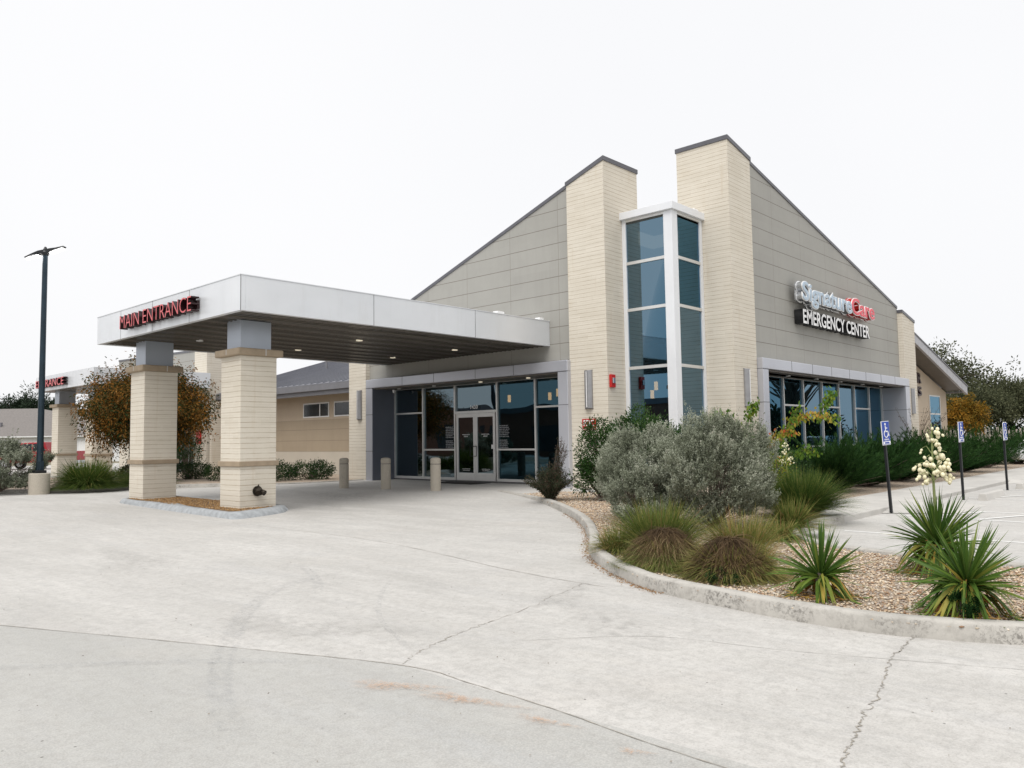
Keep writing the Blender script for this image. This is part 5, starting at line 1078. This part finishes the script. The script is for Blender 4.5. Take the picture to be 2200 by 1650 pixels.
tree('cedar_tree', 'dark cedar at the very left edge above the roof', at(-68.5, 105, -.2), 7.6, 3.4, (3.5, 7.6), 'conifer', 9000, .42, .3, 30, 11, wl=.28, cs=.7, group='far trees on the left')
tree('cedar_tree', 'low dark tree just right of the lamp post, beyond the roof', at(-59.0, 108, -.2), 6.0, 3.2, (2.5, 6.0), 'conifer', 9000, .4, .3, 30, 12, wl=.3, cs=.7, group='far trees on the left')
tree('cedar_tree', 'small dark tree seen between the two far canopy pillars', at(-56.0, 100, -.2), 6.4, 2.2, (2.0, 6.6), 'conifer', 8000, .4, .3, 30, 13, wl=.3, cs=.6, group='far trees on the left')
bt_ = tree('bare_tree', 'leafless tree beyond the parking lot, mirrored in the right windows', (70, -6, -.2), 11, 6, (3, 11.5), 'oakgreen', 400, .1, .35, 90, 14, group=None)
for k_, (x_, y_, l_) in enumerate(((57, -5, 'first dense evergreen beyond the parking lot, mirrored low in the right windows'), (72, -11, 'second dense evergreen beyond the parking lot, mirrored in the right windows'), (90, -13, 'third dense evergreen beyond the parking lot, mirrored in the right windows'))):
    tree('evergreen_tree', l_, (x_, y_, -.2), 4.2, 4.2, (.2, 4.0), 'conifer', 7000, .4, .2, 30, 40+k_, group='evergreens mirrored in the right windows', cs=.8, low=.7)
tree('street_tree', 'green tree across the drive behind the camera', (-22, 20, -.2), 7, 4, (2, 7.5), 'oakgreen', 6000, .35, .25, 30, 15); tree('street_tree', 'green tree beyond the parking lot on the near side', (40, -28, -.2), 8, 5, (2, 8.5), 'oakgreen', 6000, .4, .25, 30, 16)

bk = thing('brick_building', 'brown brick building across the drive, mirrored in the entrance glass', 'building', (-18, 22, -.3))
box(-8, 0, 0, 0, 100, 4.6).build('wall', 'brick', bk); box(-8.2, -.2, 4.6, .2, 100.2, 5.1).build('parapet', 'trim', bk)
for k in range(13): box(0, 4+k*7, .9, .04, 7+k*7, 3.2).build('window', 'darkwin', bk)
# fence, house, vehicles beyond
fm = thing('slat_fence', 'weathered wooden slat fence under the background trees', 'fence', at(29.0, 53, -.2), YAW-math.pi/2)
mb = MB()
for k in range(34): 
    h_ = random.uniform(1.75, 2.05); mb.box(k*.26, 0, 0, k*.26+random.uniform(.10, .17), .03, h_)
mb.build('slat', 'fence', fm); MB().box(-.1, .03, .4, 8.9, .08, .5).box(-.1, .03, 1.4, 8.9, .08, 1.5).build('rail', 'fence', fm)

hx_ = at(40, 60, -.2)
leafy('evergreen_hedge', 'dense dark hedge filling the gap behind the slat fence', hx_, [(q_*1.9*math.sin(YAW), -q_*1.9*math.cos(YAW), 1.2, 1.5, 1.5, 1.35+.3*math.sin(q_*2.1)) for q_ in range(-5, 6)], 'conifer', 26000, .20, cat='hedge', shell=.8)
hs = thing('white_house', 'low white building with a grey hipped roof on the far left', 'building', at(-56, 89, -.3), YAW-math.pi/2)
box(-13, 0, 0, 13, 14, 2.95).build('wall', 'housewall', hs)
rf = MB(); e = .5; rf.add([(-13-e, -e, 2.9), (13+e, -e, 2.9), (13+e, 14+e, 2.9), (-13-e, 14+e, 2.9), (-9, 7, 6.4), (-1.5, 7, 6.4)], [(0, 1, 5, 4), (1, 2, 5), (2, 3, 4, 5), (3, 0, 4), (0, 3, 2, 1)]); rf.build('roof', 'houseroof', hs)
MB().box(-13-e, -e-.03, 2.82, 13+e, -e, 2.95).build('eave_board', 'housewall', hs); box(7.2, -.02, .3, 8.4, -.005, 2.3).build('door', 'whiteface', hs); box(-3.2, 2, 4.0, -2.9, 2.3, 4.6).build('chimney', 'fascia', hs)
box(-5, -.02, .9, -3.4, -.005, 2.1).build('window', 'darkwin', hs)

def wheel(par, x, y, r_, s_):
    wz = MB().tube([(x, y, r_), (x, y+s_*.24, r_)], [r_, r_], 22).build('wheel', 'tyre', par); MB().tube([(x, y-s_*.006, r_), (x, y+s_*.02, r_)], [r_*.6, r_*.58], 16).build('rim', 'chrome', wz)
def pickup():
    t = thing('pickup_truck', 'red pickup truck parked in front of the white building', 'pickup truck', at(-33.4, 55, -.1), YAW-math.pi/2)
    b = MB().prism([(-2.75, 0, .45), (-2.8, 0, .75), (-2.7, 0, 1.12), (-1.55, 0, 1.22), (2.8, 0, 1.25), (2.85, 0, .5)], (0, 1.9, 0)); b.build('body', 'carred', t, .05)
    MB().prism([(-1.6, .1, 1.21), (-.85, .18, 1.86), (.75, .18, 1.90), (1.0, .12, 1.24)], (0, 1.68, 0)).build('cab', 'carred', t, .05)
    MB().prism([(-1.35, .13, 1.27), (-.78, .155, 1.76), (-.1, .155, 1.78), (-.1, .13, 1.27)], (0, -.02, 0)).prism([(0, .13, 1.27), (0, .155, 1.78), (.65, .155, 1.79), (.85, .13, 1.27)], (0, -.02, 0)).build('side_window', 'darkwin', t)
    for x in (-1.9, 1.8): wheel(t, x, -.02, .38, 1); wheel(t, x, 1.7, .38, 1)
    box(2.82, .05, .95, 2.87, .2, 1.22).build('tail_light', 'red', t); box(-2.82, .08, .8, -2.76, .4, 1.0).build('headlight', 'whiteface', t); box(2.84, .1, .4, 2.98, 1.8, .6).build('bumper', 'chrome', t); box(-2.95, .1, .4, -2.76, 1.8, .6).build('bumper', 'chrome', t)
pickup()
def sedan():
    t = thing('parked_car', 'white car parked beyond the junipers at the right edge', 'car', at(25.3, 36, -.1), YAW-math.pi/2)
    MB().prism([(-2.3, 0, .3), (-2.35, 0, .75), (-1.4, 0, .95), (1.9, 0, 1.0), (2.3, 0, .8), (2.3, 0, .35)], (0, 1.8, 0)).build('body', 'carwhite', t, .08)
    MB().prism([(-1.45, .15, .94), (-.6, .25, 1.5), (.9, .25, 1.52), (1.8, .15, .98)], (0, 1.5, 0)).build('cabin', 'carwhite', t, .08)
    MB().prism([(-1.2, .13, .99), (-.55, .2, 1.42), (.8, .2, 1.44), (1.45, .13, 1.0)], (0, -.02, 0)).build('side_window', 'darkwin', t)
    for x in (-1.4, 1.4): wheel(t, x, -.02, .33, 1); wheel(t, x, 1.6, .33, 1)
    box(-2.38, .1, .6, -2.3, .4, .75).build('headlight', 'whiteface', t); box(-2.38, 1.4, .6, -2.3, 1.7, .75).build('headlight', 'whiteface', t)
sedan()

# second block with its own canopy, far left
B2 = thing('far_building', 'second grey and cream block of the center seen beyond the left wing', 'building')
box(19.5, 39.8, -.3, 21.2, 41.2, 9.2).build('stone_pilaster', 'stone', B2)
MB().prism([(19.7, 41.2, 3.4), (19.7, 52, 3.4), (19.7, 52, 6.75), (19.7, 41.2, 6.5)], (.35, 0, 0)).build('siding_wall', 'siding', B2); MB().prism([(19.67, 41.2, 6.5), (19.67, 52, 6.75), (19.67, 52, 6.86), (19.67, 41.2, 6.61)], (.42, 0, 0)).build('roof_trim', 'trim', B2)
box(19.6, 50, -.3, 21, 51.4, 6.0).build('stone_pilaster', 'stone', B2); box(19.75, 41.25, 3.2, 20.3, 50, 3.55).build('window_portal', 'portal', B2); box(20.3, 41.25, -.1, 20.35, 50, 3.2).build('glass_pane', 'darkwin', B2)
f = MB()
for y in (41.3, 42.3, 43.3, 44.3, 45.3, 46.3, 47.3, 48.3, 49.3): f.box(20.25, y, 0, 20.3, y+.06, 3.2)
f.build('window_frame', 'frame', B2); box(19.4, 40.3, 1.5, 19.49, 40.75, 2.2).build('alarm_panel', 'red', B2)
X2, Y20, Y21 = 13.8, 39.4, 47.7
C2 = thing('far_canopy', 'second white canopy on stone pillars beyond the autumn tree', 'canopy')
MB().box(X2, Y20, CZ0, X2+.12, Y21, CZ1).box(X2+.12, Y20, CZ0, 19.5, Y20+.12, CZ1).box(X2+.12, Y21-.12, CZ0, 19.5, Y21, CZ1).box(X2+.12, Y20+.12, CZ1-.12, 19.5, Y21-.12, CZ1-.05).build('fascia', 'panel', C2); box(X2+.12, Y20+.12, CZ0+.02, 19.5, Y21-.12, CZ0+.06).build('soffit', 'soffit', C2)
pillar(14.4, 41.1, .95, 0, 'stone pillar of the far canopy nearer the tree', C2); pillar(14.4, 46.0, .95, 0, 'stone pillar of the far canopy beside the lamp post', C2)
sg5 = thing('lettered_sign', 'small red letters reading ENTRANCE on the far canopy fascia', 'sign'); letters('ENTRANCE', sg5, (13.58, 47.0, 4.56), (0, -1, 0), 4.2, .38, .2, ['redface', 'redret'], .004)

# fallen leaves along the kerb
kc = catmull(OUT, 20); sel = [(p, i) for i, p in enumerate(kc) if 7.0 < p[0] < 13.2 and p[1] > 4.4]; n = 1500; ii = RNG.integers(0, len(sel), n); Tn = unit(np.gradient(kc, axis=0))
P = np.array([sel[i][0] for i in ii]); Sg = np.array([(-Tn[sel[i][1]][1], Tn[sel[i][1]][0]) for i in ii]); P = P-Sg*np.abs(RNG.normal(0, .05, n))[:, None]-Sg*.01
P3 = np.array([(p[0], p[1], gz(p[0], p[1])+.006+RNG.uniform(0, .01)) for p in P]); D = rdir(n, -.15, .25)
V, F, T_ = leaves(P3, D, RNG.uniform(.012, .035, n), RNG.uniform(.006, .012, n), RNG.random(n)); tag(npmesh('leaf_litter', V, F, 'litter'), label='dry brown leaf litter gathered against the curved kerb', cat='leaf litter', kind='stuff')
n = 260; P3 = np.array([(x, y, gz(x, y)+.008) for x, y in zip(RNG.uniform(1.5, 10, n), RNG.uniform(.5, 12, n)) if not inside(np.array([x]), np.array([y]), bedpoly)[0]]); n = len(P3)
V, F, T_ = leaves(P3, rdir(n, -.1, .3), RNG.uniform(.008, .02, n), RNG.uniform(.006, .012, n), RNG.random(n)); tag(npmesh('grit', V, F, 'crack'), label='scattered dark grit on the concrete drive', cat='grit', kind='stuff')
